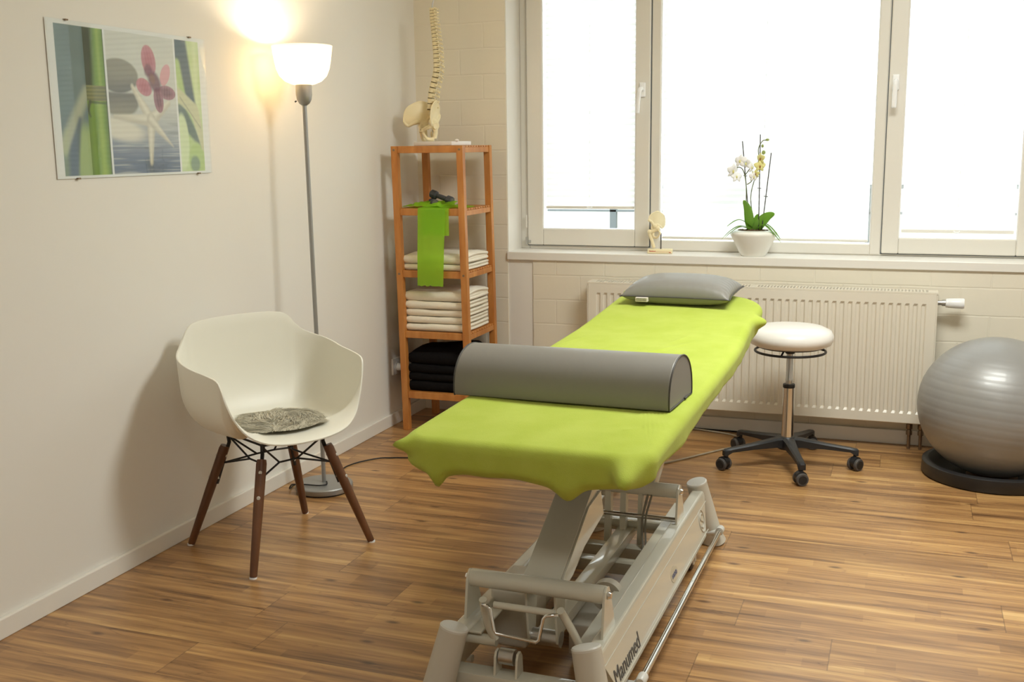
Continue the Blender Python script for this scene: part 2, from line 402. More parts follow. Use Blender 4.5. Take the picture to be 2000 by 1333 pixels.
def ellipsoid(bm, c, rx, ry, rz, seg=16, rg=10, mtx=None, mi=0):
    t = bmesh.new(); bmesh.ops.create_uvsphere(t, u_segments=seg, v_segments=rg, radius=1.0)
    mm = Matrix.Translation(Vector(c)) @ (mtx if mtx is not None else Matrix.Identity(4)) @ Matrix.Diagonal((rx, ry, rz, 1))
    bmesh.ops.transform(t, matrix=mm, verts=t.verts[:])
    for f in t.faces: f.material_index = mi
    me = bpy.data.meshes.new('tmp'); t.to_mesh(me); t.free(); bm.from_mesh(me); bpy.data.meshes.remove(me)

def struct(name, bm, m, parent=None, **k):
    o = obj(name, bm, m, parent, **k)
    if parent is None: o['kind'] = 'structure'
    return o

def fuse(name, bm, m, parent, voxel=0.002, smooth_it=4):
    """fuse overlapping shapes into one continuous surface"""
    o = obj(name, bm, m, parent, smooth=True)
    md = o.modifiers.new('remesh', 'REMESH'); md.mode = 'VOXEL'; md.voxel_size = voxel; md.use_smooth_shade = True
    md = o.modifiers.new('smooth', 'SMOOTH'); md.factor = 0.5; md.iterations = smooth_it
    return o

# ================================================================ ROOM
RX1, RY0, CZ = 4.6, -6.6, 2.62
WX0, WX1, WZ0, WZ1 = 0.487, 3.03, 0.812, 2.36     # window opening
ZS = 0.846                                        # sill top
b = BM(); box(b, 0, RX1, RY0, 0.25, -0.12, 0); struct('floor', b, 'floor')
b = BM(); box(b, -0.15, RX1+0.15, RY0-0.15, 0.28, CZ, CZ+0.15); struct('ceiling', b, 'ceil')
b = BM(); box(b, -0.15, 0, RY0, 0.28, -0.12, CZ); struct('wall_left', b, 'wall')
b = BM(); box(b, RX1, RX1+0.15, RY0, 0.28, -0.12, CZ); struct('wall_right', b, 'wall')
b = BM(); box(b, -0.15, RX1+0.15, RY0-0.15, RY0, -0.12, CZ); struct('wall_front', b, 'wall')
# window wall: pillar, plastered strip and block work under the sill
b = BM()
box(b, 0, WX0, 0, 0.28, 0, CZ)
box(b, 0.622, WX1, 0, 0.28, 0, WZ0)
box(b, WX1, RX1, 0, 0.28, 0, CZ)
box(b, WX0, WX1, 0, 0.28, WZ1, CZ)
for (zz, dz) in ((0.124, 0), (0.248, 0), (0.372, 0), (0.496, 0), (0.62, 0), (0.744, 0)):   # rough block edge beside the strip
    pass
box(b, WX0, 0.622, 0.006, 0.28, 0, WZ0, mi=1)
struct('wall_back', b, ['brick', 'wall'])
b = BM(); box(b, WX0, WX0+0.004, 0.003, 0.28, ZS, WZ1); box(b, WX1-0.004, WX1, 0.003, 0.28, ZS, WZ1); struct('trim_1', b, 'base')   # smooth reveals
b = BM(); box(b, 0.0, 0.015, RY0, 0.0, 0, 0.06); struct('baseboard_left', b, 'base', bevel=0.003)
b = BM(); box(b, 0.015, RX1, -0.015, 0.0, 0, 0.067); struct('baseboard_back', b, 'base', bevel=0.003)
b = BM(); box(b, WX0, WX1, -0.012, 0.25, WZ0-0.006, ZS); struct('trim_2', b, 'sill', bevel=0.003)

# ---------------------------------------------------------------- windows
YF = 0.200     # face of the fixed outer frame
YSH = 0.182    # face of the opening sashes
def frame_ring(bm, x0, x1, z0, z1, wl, wr, wb, wt, y0, y1, mi=0):
    box(bm, x0, x0+wl, y0, y1, z0, z1, mi); box(bm, x1-wr, x1, y0, y1, z0, z1, mi)
    box(bm, x0+wl, x1-wr, y0, y1, z0, z0+wb, mi); box(bm, x0+wl, x1-wr, y0, y1, z1-wt, z1, mi)

FZ0, FZ1 = ZS, WZ1
w2 = thing('window_2', None, None); w2['kind'] = 'structure'
b = BM()
frame_ring(b, WX0+0.004, WX1-0.004, FZ0, FZ1, 0.046, 0.115, 0.022, 0.05, YF, 0.27)
box(b, 1.150, 1.205, YF, 0.27, FZ0+0.022, FZ1-0.05)         # left mullion
box(b, 2.241, 2.296, YF, 0.27, FZ0+0.022, FZ1-0.05)         # right mullion
frame_ring(b, 1.176, 2.268, FZ0+0.004, FZ1-0.03, 0.045, 0.045, 0.050, 0.05, YF-0.004, 0.268)
obj('window_frame', b, 'upvc', w2, bevel=0.004)
b = BM(); box(b, 1.205, 2.241, 0.238, 0.246, 0.885, FZ1-0.06); obj('pane', b, 'glass', w2)
def bead(par, x0, x1, z0, z1, y):
    b = BM(); frame_ring(b, x0-0.008, x1+0.008, z0-0.008, z1+0.008, 0.011, 0.011, 0.011, 0.011, y, y+0.012)
    obj('glazing_bead', b, 'handle', par, bevel=0.003)
bead(w2, 1.222, 2.222, 0.897, FZ1-0.09, YF+0.004)

def window_handle(par, x, ztop, slant):
    b = BM(); bevbox(b, x-0.015, x+0.015, YSH-0.011, YSH, ztop-0.055, ztop+0.015, 0.005, 3)
    h = obj('handle', b, 'handle', par, smooth='auto')
    b = BM(); pts = smooth_path([(x, YSH-0.008, ztop-0.018), (x, YSH-0.040, ztop-0.016), (x-0.004*slant, YSH-0.052, ztop-0.030), (x-0.010*slant, YSH-0.052, ztop-0.075), (x-0.014*slant, YSH-0.052, ztop-0.135)], 6)
    tube(b, pts, [0.0105]*len(pts), 10); obj('lever', b, 'handle', h, smooth=True)

def casement(name, x0, x1, z0, z1, gx0, gx1, gz0, gz1, hx, slant):
    w_ = thing(name, None, None); w_['kind'] = 'structure'
    b = BM(); frame_ring(b, x0, x1, z0, z1, gx0-x0, x1-gx1, gz0-z0, z1-gz1, YSH, 0.262); obj('sash_frame', b, 'upvc', w_, bevel=0.006, seg=3)
    b = BM(); frame_ring(b, x0-0.004, x1+0.004, z0-0.004, z1+0.004, 0.006, 0.006, 0.006, 0.006, YF-0.003, YF+0.004); obj('gasket', b, 'gasket', w_)
    bead(w_, gx0, gx1, gz0, gz1, YSH+0.003)
    b = BM(); box(b, gx0-0.01, gx1+0.01, 0.236, 0.244, gz0-0.01, gz1+0.01); obj('pane', b, 'glass', w_)
    window_handle(w_, hx, 1.655, slant)
    return w_
wA = casement('window_1', 0.532, 1.172, 0.866, FZ1-0.03, 0.616, 1.099, 0.951, FZ1-0.11, 1.135, 1.0)
b = BM(); tube(b, [(0.528, YSH-0.006, 0.87), (0.528, YSH-0.006, 0.905)], 0.006, 10); box(b, 0.53, 0.55, YSH-0.004, YSH, 0.875, 0.89); obj('hinge', b, 'steel', wA, smooth='auto')
b = BM(); tube(b, [(0.528, YSH-0.005, 0.955), (0.528, YSH-0.005, 1.02)], 0.004, 8); obj('hinge', b, 'upvc', wA, smooth='auto')
wC = casement('window_3', 2.274, 2.930, 0.858, FZ1-0.03, 2.348, 2.846, 0.932, FZ1-0.11, 2.303, 0.2)

# ---------------------------------------------------------------- pleated blinds
def blind(label, x0, x1, z0, z1, yb, handle=True, railh=0.014):
    t = thing('pleated_blind', label, 'blind', ((x0+x1)/2, yb, z0), 0, 'white pleated blinds over the window panes')
    hw = (x1-x0)/2; pitch = 0.0300
    b = BM(); n = int((z1-z0)/pitch*2); rows = []
    for i in range(n+1):
        z = railh + (z1-z0-railh)*i/n
        y = -0.005 if i % 2 else 0.005
        rows.append([b.verts.new((x, y, z)) for x in (-hw, hw)])
    for i in range(n): b.faces.new((rows[i][0], rows[i][1], rows[i+1][1], rows[i+1][0]))
    obj('fabric', b, 'blind', t)
    b = BM(); bevbox(b, -hw, hw, -0.010, 0.008, 0.0, railh, 0.003); obj('bottom_rail', b, 'sill', t, smooth='auto')
    b = BM(); bevbox(b, -hw, hw, -0.010, 0.008, z1-z0, z1-z0+0.02, 0.003); obj('top_rail', b, 'sill', t, smooth='auto')
    if handle:
        b = BM(); tube(b, smooth_path([(-0.012, -0.010, 0.010), (-0.009, -0.017, 0.005), (0.009, -0.017, 0.005), (0.012, -0.010, 0.010)], 5), 0.003, 8); obj('pull_handle', b, 'handle', t, smooth=True)
    b = BM()
    for s in (-1, 1): tube(b, [(s*(hw+0.004), 0.002, 0.0-0.04), (s*(hw+0.004), 0.002, z1-z0)], 0.0009, 6)
    tube(b, [(0, -0.0072, railh), (0, -0.0072, z1-z0)], 0.0006, 6)
    obj('cord', b, 'handle', t)
    return t
blind('white pleated blind in the left window, raised a little above the pane bottom', 0.626, 1.090, 1.052, FZ1-0.13, 0.218)
blind('widest white pleated blind, behind the potted orchid in the fixed middle window', 1.232, 2.212, 0.906, FZ1-0.11, 0.222, handle=False, railh=0.012)
blind('white pleated blind in the right window, beside its own window handle', 2.358, 2.836, 0.954, FZ1-0.13, 0.218, railh=0.016)

# ---------------------------------------------------------------- outside: terrace wall and railing seen under the raised blind
b = BM(); box(b, -6, 11, 0.30, 14.0, -0.30, -0.20); struct('trim_3', b, 'terrace')
b = BM(); box(b, -3, 8, 3.2, 3.35, -0.2, 0.94); tag(obj('terrace_wall', b, 'parapet'), 'pale low terrace wall outside the left window', 'wall')
t = thing('terrace_railing', 'grey metal terrace railing seen below the left blind', 'railing', (-3, 3.1, 0.0))
b = BM(); box(b, 0, 11, -0.03, 0.03, 1.04, 1.07); obj('handrail', b, 'railing', t)
b = BM(); box(b, 0, 11, -0.02, 0.02, 0.86, 0.875); obj('lower_rail', b, 'railing', t)
for k in range(6):
    b = BM(); x = 1.3 + k*1.9; box(b, x, x+0.05, -0.02, 0.02, 0.0, 1.04); obj('post', b, 'railing', t)

# ================================================================ RADIATOR
def radiator():
    X0, X1, Z0, Z1 = 0.944, 2.522, 0.128, 0.716
    t = thing('panel_radiator', 'wide cream ribbed panel radiator on the wall under the window', 'radiator', (X0, 0, 0))
    W = X1-X0
    # fluted front panel as a height field
    b = BM(); xs = []; pitch = 0.0342; mg = 0.035
    n = int((W-2*mg)/pitch); st = (W - n*pitch)/2
    xs.append((0, 0)); xs.append((0.004, 1))
    for i in range(n):
        c = st + pitch*(i+0.5)
        for dx, d in ((-0.0110, 0), (-0.0050, 1), (0.0050, 1), (0.0110, 0)): xs.append((c+dx, d + 2))
    xs.append((W-0.004, 1)); xs.append((W, 0))
    zs = [(Z0, 0), (Z0+0.004, 1), (Z0+0.045, 1), (Z0+0.056, 2), (Z1-0.056, 2), (Z1-0.045, 1), (Z1-0.004, 1), (Z1, 0)]
    grid = []
    for z, zt in zs:
        row = []
        for x, xt in xs:
            if zt == 0 or xt == 0: y = -0.126
            elif xt == 3 and zt == 2: y = -0.1225
            else: y = -0.130
            row.append(b.verts.new((x, y, z)))
        grid.append(row)
    for i in range(len(zs)-1):
        for j in range(len(xs)-1): b.faces.new((grid[i][j], grid[i][j+1], grid[i+1][j+1], grid[i+1][j]))
    box(b, 0.0, W, -0.1180, -0.1150, Z0, Z1)
    obj('front_panel', b, 'rad', t)
    b = BM(); box(b, 0.01, W-0.01, -0.112, -0.045, Z0+0.01, Z1-0.012); obj('convector_core', b, 'raddark', t)
    b = BM(); box(b, 0.0, W, -0.042, -0.034, Z0, Z1-0.004); obj('back_panel', b, 'rad', t)
    for x in (-0.003, W-0.001):
        b = BM(); box(b, x, x+0.004, -0.127, -0.03, Z0+0.004, Z1); obj('side_cover', b, 'rad', t, bevel=0.001)
    # top grille: bars with open slots, in two cassettes
    b = BM(); z0, z1 = Z1-0.002, Z1+0.006
    box(b, -0.003, W+0.003, -0.130, -0.116, z0, z1); box(b, -0.003, W+0.003, -0.040, -0.028, z0, z1)
    for x in (-0.003, W/2-0.01, W-0.037): box(b, x, x+0.04 if x != W/2-0.01 else x+0.02, -0.117, -0.038, z0, z1)
    x = 0.045
    while x < W-0.04:
        box(b, x, x+0.0065, -0.117, -0.039, z0+0.001, z1-0.001); x += 0.0145
    obj('top_grille', b, 'rad', t)
    # valve
    b = BM(); lathe(b, [(0.0, 0), (0.011, 0.0), (0.011, 0.018), (0.014, 0.018), (0.014, 0.034)], 16, (W+0.003, -0.075, Z1-0.045), 'x'); v = obj('valve', b, 'steel', t, smooth='auto')
    b = BM(); lathe(b, [(0.017, 0.0), (0.020, 0.003), (0.020, 0.010), (0.021, 0.012), (0.0235, 0.070), (0.021, 0.076), (0.0, 0.0765)], 24, (W+0.036, -0.075, Z1-0.045), 'x'); obj('thermostat_head', b, 'handle', v, smooth='auto')
    # pipes
    for x in (W-0.085, W-0.036):
        b = BM(); lathe(b, [(0.010, Z0+0.005), (0.010, Z0-0.010), (0.014, Z0-0.012), (0.014, Z0-0.034), (0.009, Z0-0.038), (0.013, Z0-0.048), (0.013, Z0-0.062), (0.0075, Z0-0.064), (0.0075, 0.0)], 14, (x, -0.075, 0)); obj('pipe', b, 'copper', t, smooth='auto')
radiator()

# ================================================================ PICTURE ON THE LEFT WALL
def picture():
    Y0, Y1, Z0, Z1 = -2.541, -1.781, 1.290, 1.757
    t = thing('glass_picture', 'rimless glass wall picture of bamboo, stones, starfish and pink orchid', 'picture', (0.0, Y0, Z0))
    W, H = Y1-Y0, Z1-Z0
    def lin(c): return Vector(srgb(*c)[:3])
    C_ = {k: lin(v) for k, v in dict(white=(232, 232, 228), slate=(116, 134, 132), slate2=(86, 102, 118), greendk=(58, 68, 34), bamboo=(118, 152, 40), bamboolt=(172, 196, 84), band=(142, 142, 84), banddk=(84, 88, 48),
        haze=(212, 212, 202), sea=(118, 128, 148), seadk=(92, 104, 126), stone=(150, 146, 130), stonedk=(118, 116, 110), star=(228, 222, 204), starsh=(188, 180, 160), pink=(178, 96, 110), pinkdk=(112, 58, 76), pinklt=(216, 160, 166),
        lime=(184, 206, 132), limelt=(216, 228, 182), teal=(84, 100, 106), cream=(208, 208, 170), gold=(150, 104, 62)).items()}
    def sst(a_, b_, x): x = min(1, max(0, (x-a_)/(b_-a_))); return x*x*(3-2*x)
    def over(c, k, m): return c.lerp(C_[k] if isinstance(k, str) else k, min(1, max(0, m)))
    def ell(x, y, cx, cy, rx, ry, rot=0.0, soft=0.12):
        dx, dy = (x-cx)*1.63, y-cy; ca, sa = math.cos(rot), math.sin(rot); u_, v_ = (dx*ca+dy*sa)/(rx*1.63), (-dx*sa+dy*ca)/ry
        return 1 - sst(1-soft, 1+soft, math.sqrt(u_*u_+v_*v_))
    def capd(x, y, ax, ay, bx_, by_, r0, r1, soft=0.008):
        px_, py_, dx, dy = (x-ax)*1.63, y-ay, (bx_-ax)*1.63, by_-ay; tt = min(1, max(0, (px_*dx+py_*dy)/(dx*dx+dy*dy))); d = math.hypot(px_-dx*tt, py_-dy*tt); r = r0+(r1-r0)*tt
        return 1 - sst(r-soft, r+soft, d)
    def colour(x, y):
        nz = noise.noise(Vector((x*9, y*9, 3))); nf = noise.noise(Vector((x*6, y*70, 1)))
        c = C_['white'].copy()
        if y < 0.028 or y > 0.982: return c
        if 0.045 <= x < 0.20:
            c = C_['slate']*(1+0.10*nz) ; c = over(c, 'slate2', 0.4*sst(0.5, 1, y))
            c = over(c, 'lime', 0.75*sst(0.60, 0.72, y)*sst(0.105, 0.14, x))
            c = over(c, 'cream', 0.6*capd(x, y, 0.05, 0.80, 0.20, 0.44, 0.05, 0.035, 0.03)); c = over(c, 'slate2', 0.9*capd(x, y, 0.07, 1.0, 0.15, 0.62, 0.075, 0.015, 0.02))
            c = over(c, 'lime', 0.3*capd(x, y, 0.05, 0.98, 0.07, 0.70, 0.03, 0.01, 0.03))
        elif 0.20 <= x < 0.318:
            u_ = (x-0.20)/0.115
            if y < 0.40: c = over(C_['greendk'], 'bamboo', sst(0.25, 0.60, u_ + 0.25*(y-0.15))); c = over(c, 'bamboolt', 0.55*math.exp(-((u_-0.72)/0.10)**2))
            elif y < 0.50: c = over(C_['band'], 'banddk', 0.55*(0.5+0.5*math.sin(y*260 + u_*1.5)) + 0.3*(abs(u_-0.5)*2)**3)
            else: c = over(C_['bamboo'], 'bamboolt', 0.75*math.exp(-((u_-0.62)/0.16)**2) + 0.2*nz); c = over(c, 'greendk', 0.45*sst(0.75, 1.05, u_) + 0.25*sst(0.2, 0.0, u_))
            c = over(c, 'greendk', 0.85*capd(x, y, 0.200, 0.56, 0.216, 0.505, 0.012, 0.012)); c = over(c, 'greendk', 0.8*capd(x, y, 0.216, 0.505, 0.316, 0.512, 0.009, 0.005)); c = over(c, 'greendk', 0.8*capd(x, y, 0.200, 0.56, 0.212, 0.60, 0.014, 0.006))
            if x > 0.312: c = over(c, 'greendk', 0.6)
        elif 0.330 <= x < 0.772:
            c = C_['haze']*(1+0.04*nz); w_ = sst(0.42, 0.95, y + 0.12*(0.55-x))
            c = over(c, 'sea', w_); c = over(c, 'seadk', 0.7*sst(0.78, 1.0, y))
            c = over(c, 'haze', 0.5*sst(0.1, 0.6, nf)*sst(0.5, 0.7, y)); c = over(c, 'stonedk', 0.35*sst(0.1, 0.5, -nf)*sst(0.5, 0.7, y))
            m = ell(x, y, 0.395, 0.32, 0.125, 0.115, 0, 0.07); c = over(c, C_['stone'].lerp(C_['stonedk'], sst(0.28, 0.43, y)+0.2*nz), m)
            m = ell(x, y, 0.400, 0.49, 0.115, 0.105, 0, 0.10); c = over(c, C_['stonedk'].lerp(C_['stone'], sst(0.42, 0.58, y)), m*sst(0.42, 0.445, y))
            m = ell(x, y, 0.39, 0.68, 0.15, 0.075, 0.15, 0.35); c = over(c, 'star', m*0.9)
            for (ax, ay, r0, r1) in ((0.478, 0.385, 0.050, 0.016), (0.715, 0.490, 0.050, 0.022), (0.355, 0.595, 0.045, 0.014), (0.572, 0.915, 0.048, 0.016), (0.730, 0.800, 0.040, 0.003)):
                m = capd(x, y, 0.588, 0.615, ax, ay, r0, r1, 0.012); sh_ = capd(x, y+0.014, 0.588, 0.615, ax, ay, r0*0.5, r1*0.4, 0.02)
                c = over(c, C_['starsh'].lerp(C_['star'], 0.35+0.65*sh_), m)
            for (px_, py_, rx, ry, rot, k) in ((0.597, 0.20, 0.046, 0.108, -0.22, 'pink'), (0.703, 0.29, 0.030, 0.085, 0.55, 'pinklt'), (0.556, 0.385, 0.052, 0.058, 0.35, 'pink'), (0.708, 0.415, 0.060, 0.050, 0.1, 'pinkdk'), (0.648, 0.47, 0.032, 0.090, -0.15, 'pinkdk')):
                m = ell(x, y, px_, py_, rx, ry, rot, 0.06); inner = ell(x, y, px_, py_, rx*0.6, ry*0.6, rot, 0.5)
                vein = 0.15*math.sin((x*1.63*math.cos(rot)+y*math.sin(rot))*220)
                c = over(c, C_[k].lerp(C_['pinklt'], 0.30*(1-inner)+vein*0.5+0.1), m*0.95)
            c = over(c, 'pinkdk', 0.9*ell(x, y, 0.628, 0.345, 0.036, 0.085, -0.6, 0.3)); c = over(c, 'pinkdk', 0.8*ell(x, y, 0.590, 0.27, 0.026, 0.045, 0.3, 0.3)); c = over(c, 'gold', 0.6*ell(x, y, 0.615, 0.32, 0.016, 0.035, -0.5, 0.5)*(0.6+0.5*nz))
        elif 0.784 <= x < 0.955:
            c = over(C_['lime'], 'limelt', 0.5+0.6*nz); c = over(c, 'limelt', 0.8*math.exp(-((x-0.925)/0.018)**2))
            c = over(c, 'teal', capd(x, y, 0.800, 0.0, 0.885, 0.50, 0.10, 0.045, 0.02)*(x > 0.784)); c = over(c, 'lime', capd(x, y, 0.79, 0.20, 0.845, 0.60, 0.035, 0.028, 0.02))
            c = over(c, 'teal', 0.85*capd(x, y, 0.80, 0.56, 0.945, 0.80, 0.075, 0.02, 0.02)); c = over(c, 'limelt', ell(x, y, 0.80, 0.76, 0.048, 0.20, 0, 0.12)); c = over(c, 'lime', ell(x, y, 0.90, 0.90, 0.060, 0.13, 0, 0.15)); c = over(c, 'slate', 0.7*ell(x, y, 0.885, 0.93, 0.035, 0.06, 0, 0.3))
            m = capd(x, y, 0.784, 0.42, 0.90, 0.53, 0.050, 0.050, 0.012); m = max(m, capd(x, y, 0.90, 0.53, 0.955, 0.80, 0.050, 0.03, 0.012)); c = over(c, 'cream', m); c = over(c, 'greendk', 0.35*capd(x, y, 0.80, 0.44, 0.94, 0.66, 0.006, 0.005, 0.006))
        return c
    NXp, NYp = 330, 200; verts, faces, cols = [], [], []
    for j in range(NYp+1):
        for i in range(NXp+1):
            verts.append((0.0035, W*i/NXp, H*(1-j/NYp))); c_ = colour(i/NXp, j/NYp); cols.extend((max(0, c_[0]), max(0, c_[1]), max(0, c_[2]), 1.0))
    for j in range(NYp):
        for i in range(NXp): a_ = j*(NXp+1)+i; faces.append((a_+NXp+1, a_+NXp+2, a_+1, a_))
    me = bpy.data.meshes.new('print'); me.from_pydata(verts, [], faces); at_ = me.color_attributes.new('ink', 'FLOAT_COLOR', 'POINT'); at_.data.foreach_set('color', cols)
    pmt = mat('printed_photo_paper', (1, 1, 1, 1), 0.5); an = pmt.node_tree.nodes.new('ShaderNodeAttribute'); an.attribute_name = 'ink'; pmt.node_tree.links.new(an.outputs['Color'], pmt.node_tree.nodes['Principled BSDF'].inputs['Base Color'])
    me.materials.append(pmt); link(bpy.data.objects.new('print', me), t)
    b = BM(); bevbox(b, 0.0052, 0.0095, 0, W, 0, H, 0.0008, 1); obj('glass_panel', b, 'pictureglass', t)
    b = BM(); box(b, 0.0006, 0.0028, 0.004, W-0.004, 0.004, H-0.004); obj('backing', b, 'label', t)
    for (yy, zz) in ((0.11*W, 0), (0.90*W, 0), (0.11*W, H), (0.89*W, H)):
        b = BM(); box(b, 0.0, 0.0115, yy-0.006, yy+0.006, zz-0.0025, zz+0.0025); obj('clip', b, 'copper', t, bevel=0.0008)
picture()

# ================================================================ WALL SOCKET
t = thing('wall_socket', 'small white power socket low on the left wall beside the wooden shelf', 'socket', (0.0, -0.335, 0.292))
b = BM(); bevbox(b, 0.0, 0.010, -0.041, 0.041, -0.041, 0.041, 0.003); obj('cover_plate', b, 'handle', t, smooth='auto')
b = BM(); lathe(b, [(0.023, 0.009), (0.020, 0.0125), (0.017, 0.0105), (0.0, 0.0105)], 24, (0, 0, 0), 'x'); obj('socket_insert', b, 'handle', t, smooth='auto')
t = thing('power_plug', 'white power plug pushed into the low wall socket', 'plug', (0.0135, -0.335, 0.288))
b = BM(); lathe(b, [(0.019, 0), (0.019, 0.012), (0.012, 0.026), (0.006, 0.032)], 20, (0, 0, 0), 'x'); obj('plug_body', b, 'handle', t, smooth='auto')

# ================================================================ WOODEN SHELF
SH = -0.0155
SX0, SX1, SY0, SY1, SHT = 0.097, 0.463, -0.463, -0.086, 1.378
LV = (0.195, 0.495, 0.790, 1.086, 1.378)
def shear(bm_):
    for v in bm_.verts: v.co.x += SH*v.co.z
def shelf():
    t = thing('wooden_shelf_tower', 'tall narrow orange wooden slatted shelf tower in the corner', 'shelf', (SX0, SY0, 0))
    W, D, p = SX1-SX0, SY1-SY0, 0.032
    for (x, y) in ((0, 0), (W-p, 0), (0, D-p), (W-p, D-p)):
        b = BM(); box(b, x, x+p, y, y+p, 0, SHT); shear(b); obj('post', b, 'wood', t, bevel=0.002)
    for li, z in enumerate(LV):
        top = z; rh = 0.033
        fl = BM(); box(fl, p, W-p, 0.006, 0.022, top-rh, top - (0.0 if li == 4 else 0.0)); shear(fl)
        s = obj('shelf_board', fl, 'wood', t, bevel=0.002)
        b = BM(); box(b, p, W-p, D-0.022, D-0.006, top-rh, top); shear(b); obj('back_rail', b, 'wood', s, bevel=0.002)
        for x in (0.004, W-0.020):
            b = BM(); box(b, x, x+0.016, p, D-p, top-rh, top-0.0085); shear(b); obj('side_rail', b, 'wood', s, bevel=0.0015)
        n = 10; ys0, ys1 = p-0.002, D-p+0.002; st = (ys1-ys0)/n
        for i in range(n):
            b = BM(); y = ys0 + st*i + 0.0035; box(b, 0.006, W-0.006, y, y+st-0.007, top-0.008, top); shear(b); obj('slat', b, 'wood', s, bevel=0.0012)
    b = BM()
    for x in (0.016, W-0.016):
        for z in (1.36, 0.774):
            lathe(b, [(0.0055, 0.0), (0.0055, -0.0015), (0.0, -0.002)], 12, (x + SH*z, 0.0, z), 'y')
    obj('screw', b, 'copper', t, smooth='auto')
shelf()
def sx(x, z): return x + SH*z

# ---------------------------------------------------------------- folded towels
def towel(name, label, cat, group, x0, x1, y0, y1, z0, h, m='towel', layers=2, seed=0, fluff=0.004, rise=0.0, rz=0.0):
    """a cloth folded over its front edge: thin layers that share one rounded fold"""
    t = BM(); rnd = random.Random(seed); D = y1-y0; W = x1-x0; lt = h/layers
    # outline (y,z) of the folded profile, as closed loop with notches at the back
    prof = []; n = 8
    R = h/2
    for i in range(n+1):           # front round fold from bottom to top
        a = -PI/2 - PI*i/n
        prof.append((R*0.8 + R*0.8*math.cos(a), R + R*math.sin(a)))
    nb = 12
    for i in range(1, nb+1): prof.append((R*0.8 + (D-R*0.8)*i/nb, h))
    for l in range(layers, 0, -1):  # layered back/side
        zt = lt*l; zb = lt*(l-1)
        prof.append((D + rnd.uniform(-0.004, 0.004), zt - lt*0.3)); prof.append((D + rnd.uniform(-0.006, 0.002), zb + lt*0.3))
        if l > 1: prof.append((D-0.012, zb))
    for i in range(nb, 0, -1): prof.append((R*0.8 + (D-R*0.8)*i/nb, 0.0))
    nx = 22; rings = []
    for k in range(nx+1):
        fx = k/nx; x = W*fx
        e = min(fx, 1-fx)*W; rr = 1 - max(0, (0.010-e)/0.010)*0.35
        ring = []
        for (y, z) in prof:
            zz = (z-h/2)*rr + h/2
            dn = noise.noise(Vector((x*7+seed*3.1, y*7, seed)))*fluff
            dn2 = noise.noise(Vector((x*30+seed, y*30, z*40)))*fluff*0.35
            up = rise*(math.sin(PI*min(1, max(0, y/D)))*(0.3+0.7*fx)) * (z/h)
            wav = noise.noise(Vector((x*5, seed*1.7, z*10)))*fluff*1.2
            ring.append(t.verts.new((x + (0.004*rnd.random() if k in (0, nx) else 0)*(1 if k else -1), y + wav*(1 if z > 0 else 0.3), max(0, zz + (dn+dn2)*(z/h) + up))))
        rings.append(ring)
    m_ = len(prof)
    for k in range(nx):
        for j in range(m_): t.faces.new((rings[k][j], rings[k][(j+1) % m_], rings[k+1][(j+1) % m_], rings[k+1][j]))
    # ends: inset cap that shows the stacked layers
    for ring in (rings[0], rings[-1]):
        f = t.faces.new(ring)
        bmesh.ops.triangulate(t, faces=[f])
    if layers > 1:   # seam lines between the layers on the side ends
        for l in range(1, layers):
            z = lt*l
            tube(t, smooth_path([(W+0.0015, R*0.9, z+0.001), (W+0.003, D*0.5, z + fluff*0.4), (W+0.001, D*0.97, z)], 4), 0.0018, 6)
            tube(t, smooth_path([(W-0.001, R*0.7, z-lt*0.45), (W+0.004, D*0.5, z-lt*0.5), (W+0.002, D*0.96, z-lt*0.5)], 4), lt*0.36, 8)
        tube(t, smooth_path([(W-0.001, R*0.7, h-lt*0.5), (W+0.004, D*0.5, h-lt*0.45+rise*0.8), (W+0.002, D*0.96, h-lt*0.5)], 4), lt*0.36, 8)
    o = obj(name, t, m, None, smooth='auto', angle=60)
    o.location = (x0, y0, z0); o.rotation_euler = (0, 0, rz)
    tag(o, label, cat, group); return o
z = LV[2] + 0.0005
towel('folded_towel', 'thick white folded towel, lower of the two on the shelf behind the band end', 'towel', 'white towels on the middle shelf', 0.110, 0.425, -0.437, -0.115, z, 0.030, layers=2, seed=1)
towel('folded_towel', 'thick white folded towel, upper of the two on the middle shelf', 'towel', 'white towels on the middle shelf', 0.108, 0.423, -0.440, -0.118, z+0.0325, 0.040, layers=2, seed=2, rise=0.012)
z = LV[3-2] + 0.0005
hs = (0.036, 0.032, 0.034, 0.036, 0.042)
nm = ('lowest', 'second from the bottom', 'middle one', 'second from the top', 'topmost, rumpled one')
for i, h in enumerate(hs):
    towel('folded_towel', 'cream folded towel, %s in the five-towel stack of the wooden shelf' % nm[i], 'towel', 'cream towels stacked on the lower shelf', 0.113+0.002*(i % 2), 0.424+0.003*((i+1) % 2), -0.440+0.003*(i % 3), -0.135, z, h, layers=2, seed=11+i, rise=0.016 if i == 4 else 0.0, fluff=0.005)
    z += h + 0.0022
z = LV[0] + 0.0005
hs = (0.050, 0.036, 0.042, 0.050)
nm = ('lowest', 'second from the bottom', 'second from the top', 'bulging topmost one')
for i, h in enumerate(hs):
    towel('folded_black_cloth', 'black folded cloth, %s in the stack on the bottom shelf' % nm[i], 'cloth', 'black cloths on the bottom shelf', 0.117+0.004*(i == 3), 0.424, -0.438, -0.125, z, h, 'towelb', layers=1, seed=31+i, rise=0.055 if i == 3 else 0.002, fluff=0.006)
    z += h + 0.0022

